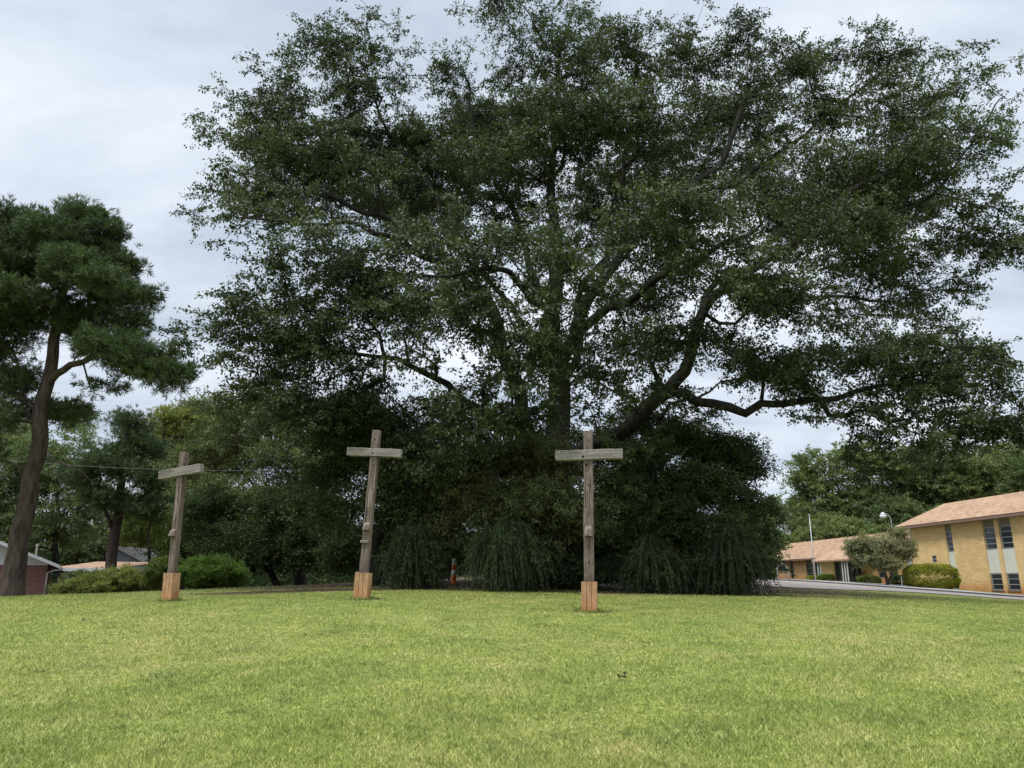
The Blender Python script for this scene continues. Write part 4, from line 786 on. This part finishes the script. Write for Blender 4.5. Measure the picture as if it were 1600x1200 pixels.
# ------------------------------------------------------------------ brick house at the left
hx, hy = P(72, 900, 52)[:2]; hz = h1(hx, hy) - .4
house = empty('brick_house', (hx, hy, hz), 'red brick house with white gable behind the leaning pine', 'house', rz=R(29))
k = 52 / 1219.6
def hzv(py): return P(72, py, 52)[2] - hz
ez = hzv(880); wl = -9.0
hw_ = MB().box(wl, 0, 0, 9, -1, ez - .02); hw_.build('wall', mats['red'], house)
slp = .40
pk = wl / 2
gb = MB().raw([(wl, -.03, ez), (0, -.03, ez), (0, .2, ez), (wl, .2, ez), (pk, -.03, ez - pk * slp * 1.05), (pk, .2, ez - pk * slp * 1.05)], [(0, 1, 4), (3, 5, 2), (0, 3, 2, 1), (1, 2, 5, 4), (0, 4, 5, 3)]); gb.build('gable', mats['white'], house)
MB().box(wl, 0, -.06, .05, ez - .14, ez - .003).build('trim', mats['white'], house)
rf = MB(); 
for sgn in (1, -1):
    e0 = (.75 if sgn > 0 else wl - .75); ze_ = ez - .75 * slp; zp_ = ez - pk * slp * 1.05 + .02
    rf.raw([(e0, -.7, ze_), (pk, -.7, zp_), (pk, 9.5, zp_), (e0, 9.5, ze_), (e0, -.7, ze_ + .12), (pk, -.7, zp_ + .12), (pk, 9.5, zp_ + .12), (e0, 9.5, ze_ + .12)], [(0,1,2,3),(7,6,5,4),(0,4,5,1),(2,6,7,3),(0,3,7,4)])
ro = rf.build('roof', mats['shingle'], house)
tr_ = MB(); tr_.raw([(.77, -.76, ez - .75 * slp - .06), (pk, -.76, zp_ - .06), (pk, -.705, zp_ - .06), (.77, -.705, ez - .75 * slp - .06), (.77, -.76, ez - .75 * slp + .16), (pk, -.76, zp_ + .16), (pk, -.705, zp_ + .16), (.77, -.705, ez - .75 * slp + .16)], [(0,3,2,1),(4,5,6,7),(0,1,5,4),(1,2,6,5),(2,3,7,6),(3,0,4,7)]); tr_.build('bargeboard', mats['white'], ro)
MB().tube([(.8, -.6, ez - .4), (.3, -.3, ez - .52), (.06, -.08, ez - .62), (.05, -.08, -.8)], .045, 8).build('downspout', mats['panel'], house, True)
MB().tube([(-1.7, -.07, ez - .14), (-1.75, -.07, -.8)], .04, 8).build('corner_trim', mats['white'], house)
wv = MB(); wv.box(-3.6, -2.3, -.05, .0, ez - 1.9, ez - .9); wf = wv.build('window', mats['white'], house); MB().box(-3.5, -2.4, -.06, -.051, ez - 1.8, ez - 1.0).build('pane', mats['glass'], wf)
MB().tube([(-.9, 3, ez), (-.9, 3, ez + 1.25)], .06, 8).build('vent_pipe', mats['galv'], ro); MB().tube([(-.9, 3, ez + 1.2), (-.9, 3, ez + 1.35)], [.1, .1], 8).build('vent_cap', mats['galv'], ro)
# carport
cxp, cyp = P(80, 889, 56)[:2]; cz = h1(cxp + 3, cyp) - .2; cpt = empty('carport', (cxp, cyp, cz), 'low flat carport with a faded pink roof beside the brick house', 'carport')
k = 56 / 1219.6; cw = 107 * k; z1 = P(100, 878, 61)[2] - cz; z0 = P(100, 888, 56)[2] - cz
MB().raw([(0, 0, z0), (cw, 0, z0 - .03), (cw, 6, z1 - .06), (0, 6, z1), (0, 0, z0 + .05), (cw, 0, z0 + .02), (cw, 6, z1), (0, 6, z1 + .05)], [(0,3,2,1),(4,5,6,7),(0,1,5,4),(1,2,6,5),(2,3,7,6),(3,0,4,7)]).build('roof', mats['shingle'], cpt)
MB().raw([(0, -.03, z0 - .2), (cw + .04, -.03, z0 - .23), (cw + .04, .05, z0 - .23), (0, .05, z0 - .2), (0, -.03, z0 + .06), (cw + .04, -.03, z0 + .03), (cw + .04, -.005, z0 + .03), (0, -.005, z0 + .06)], [(0,3,2,1),(4,5,6,7),(0,1,5,4),(1,2,6,5),(2,3,7,6),(3,0,4,7)]).build('fascia', mats['white'], cpt)
for x_ in (.7, cw * .5, cw - .3): MB().box(x_ - .06, x_ + .06, .15, .27, -.6, z0 - .2).build('post', mats['fascia'], cpt)
MB().box(-.2, cw, 5.8, 6.0, -.6, z0 - .2).build('back_wall', mats['dark'], cpt)
# grey sided outbuilding
gx, gy = P(200, 890, 68)[:2]; gz_ = h1(gx, gy) - .3; sd = empty('sided_house', (gx, gy, gz_), 'small grey clapboard gable half hidden behind trees past the carport', 'house'); k = 68 / 1219.6
xa, xb = -40 * k, 40 * k; ze_ = P(200, 888, 68)[2] - gz_; zp_ = P(170, 856, 68)[2] - gz_; xm = -30 * k
sdm = MB(); nn = 14
for i in range(nn):
    za = -.5 + (zp_ + .5) * i / nn; zc_ = -.5 + (zp_ + .5) * (i + 1) / nn
    def xr(z): return xb if z < ze_ else xb + (xm - xb) * (z - ze_) / (zp_ - ze_)
    def xl(z): return xa if z < ze_ else xa + (xm - xa) * (z - ze_) / (zp_ - ze_)
    sdm.raw([(xl(za), -.04, za), (xr(za), -.04, za), (xr(zc_), -.01, zc_), (xl(zc_), -.01, zc_), (xl(za), .2, za), (xr(za), .2, za), (xr(zc_), .2, zc_), (xl(zc_), .2, zc_)], [(0,1,2,3),(0,4,5,1),(4,7,6,5),(1,5,6,2),(3,7,4,0),(2,6,7,3)])
sdm.build('siding', mats['siding'], sd)
r2 = MB()
for xe in (xb + .35, xa - .35):
    r2.raw([(xe, -.3, ze_ - .2), (xm, -.3, zp_ + .05), (xm, 8, zp_ + .05), (xe, 8, ze_ - .2), (xe, -.3, ze_ - .05), (xm, -.3, zp_ + .2), (xm, 8, zp_ + .2), (xe, 8, ze_ - .05)], [(0,1,2,3),(7,6,5,4),(0,4,5,1),(2,6,7,3),(0,3,7,4)])
r2.build('roof', mats['darkroof'], sd)
# overhead cable
A_ = P(-60, 712, 40); B_ = P(520, 733, 40); pts = []
for i in range(41):
    f = i / 40; q = A_ + (B_ - A_) * f; q[2] -= .35 * 4 * f * (1 - f); pts.append(q)
o = MB().tube(pts, .012, 5).build('overhead_cable', mats['cable']); tag(o, 'thin overhead cable crossing behind the left cross and the pine', 'cable')
# debris
def dead(px, py, label, seed):
    d_ = ray_dir(px, py); t_ = 5.0
    for _ in range(400):
        q = np.array((0, 0, EYE)) + d_ * t_
        if q[2] < h1(q[0], q[1]) + .02: break
        t_ += .04
    rr = random.Random(seed); m_ = MB()
    for i in range(4):
        c_ = (rr.uniform(-.04, .04), rr.uniform(-.04, .04), .03 + i * .012); a0 = rr.uniform(0, 6.28); v = []
        for j in range(8): an = a0 + j * .785; r_ = .036 * (1 if j % 2 else .6) * (1.5 if j in (0, 4) else .8); v.append((c_[0] + r_ * math.cos(an), c_[1] + r_ * math.sin(an), c_[2] + rr.uniform(-.015, .03)))
        m_.raw([c_] + v, [(0, 1 + j, 1 + (j + 1) % 8) for j in range(8)])
    o = m_.build('dead_leaf', mats['dead']); o.location = (q[0], q[1], h1(q[0], q[1]) + .015); tag(o, label, 'dead leaf')
dead(131, 971, 'dark curled dead leaf alone on the grass below the left cross', 1); dead(971, 1063, 'dark curled dead leaf on the grass in front of the nearest cross', 2)
# ------------------------------------------------------------------ lawn blades
rng = np.random.default_rng(3); n = 760000
Yb = 5.0 * (38 / 5.0) ** (rng.random(n) ** 1.15); xb_ = Yb * rng.uniform(-.80, .80, n) + rng.normal(size=n) * .2
keep = np.ones(n, bool)
from math import floor
dd = np.zeros(n)
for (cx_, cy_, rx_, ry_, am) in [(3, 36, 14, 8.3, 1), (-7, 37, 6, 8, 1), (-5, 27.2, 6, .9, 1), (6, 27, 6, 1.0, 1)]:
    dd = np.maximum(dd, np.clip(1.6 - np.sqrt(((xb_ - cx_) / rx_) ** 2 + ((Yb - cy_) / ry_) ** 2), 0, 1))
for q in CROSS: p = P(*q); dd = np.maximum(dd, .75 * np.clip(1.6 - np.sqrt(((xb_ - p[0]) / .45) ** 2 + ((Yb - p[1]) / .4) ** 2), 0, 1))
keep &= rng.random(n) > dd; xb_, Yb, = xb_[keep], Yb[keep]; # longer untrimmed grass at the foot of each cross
for q in CROSS:
    p = P(*q); a_ = rng.uniform(0, 6.283, 900); rr_ = rng.uniform(.20, .34, 900); xb_ = np.r_[xb_, p[0] + np.cos(a_) * rr_]; Yb = np.r_[Yb, p[1] + np.sin(a_) * rr_]
n = len(xb_)
zb_ = H(xb_, Yb)
hgt = rng.uniform(.016, .050, n) * (1 + .3 * np.sin(xb_ * 1.7 + np.sin(Yb * 2.1)) * np.sin(Yb * 1.3 + 1)) ; hgt[-2700:] *= rng.uniform(1.2, 3.0, 2700); wdt = .0058 + .00050 * Yb; wdt = wdt * rng.uniform(.6, 1.2, n)
az = rng.uniform(0, 2 * np.pi, n); ln = rng.uniform(.1, 1.6, n) * hgt; ta = rng.uniform(0, 2 * np.pi, n)
B0 = np.stack([xb_, Yb, zb_ - .004], 1); sd_ = np.stack([np.cos(az), np.sin(az), np.zeros(n)], 1) * wdt[:, None] / 2
V = np.empty((n, 3, 3)); V[:, 0] = B0 - sd_; V[:, 1] = B0 + sd_; V[:, 2] = B0 + np.stack([np.cos(ta) * ln, np.sin(ta) * ln, hgt], 1)
me = np_mesh('lawn_grass', V.reshape(-1, 3), np.arange(n * 3).reshape(n, 3), 3, rng.random(n))
tag(link('lawn_grass', me, mats['blade']), 'short mown green and straw coloured grass blades covering the lawn', 'grass', kind='stuff')
print('SCENE BUILT', sum(len(o.data.polygons) for o in bpy.data.objects if o.type == 'MESH'))
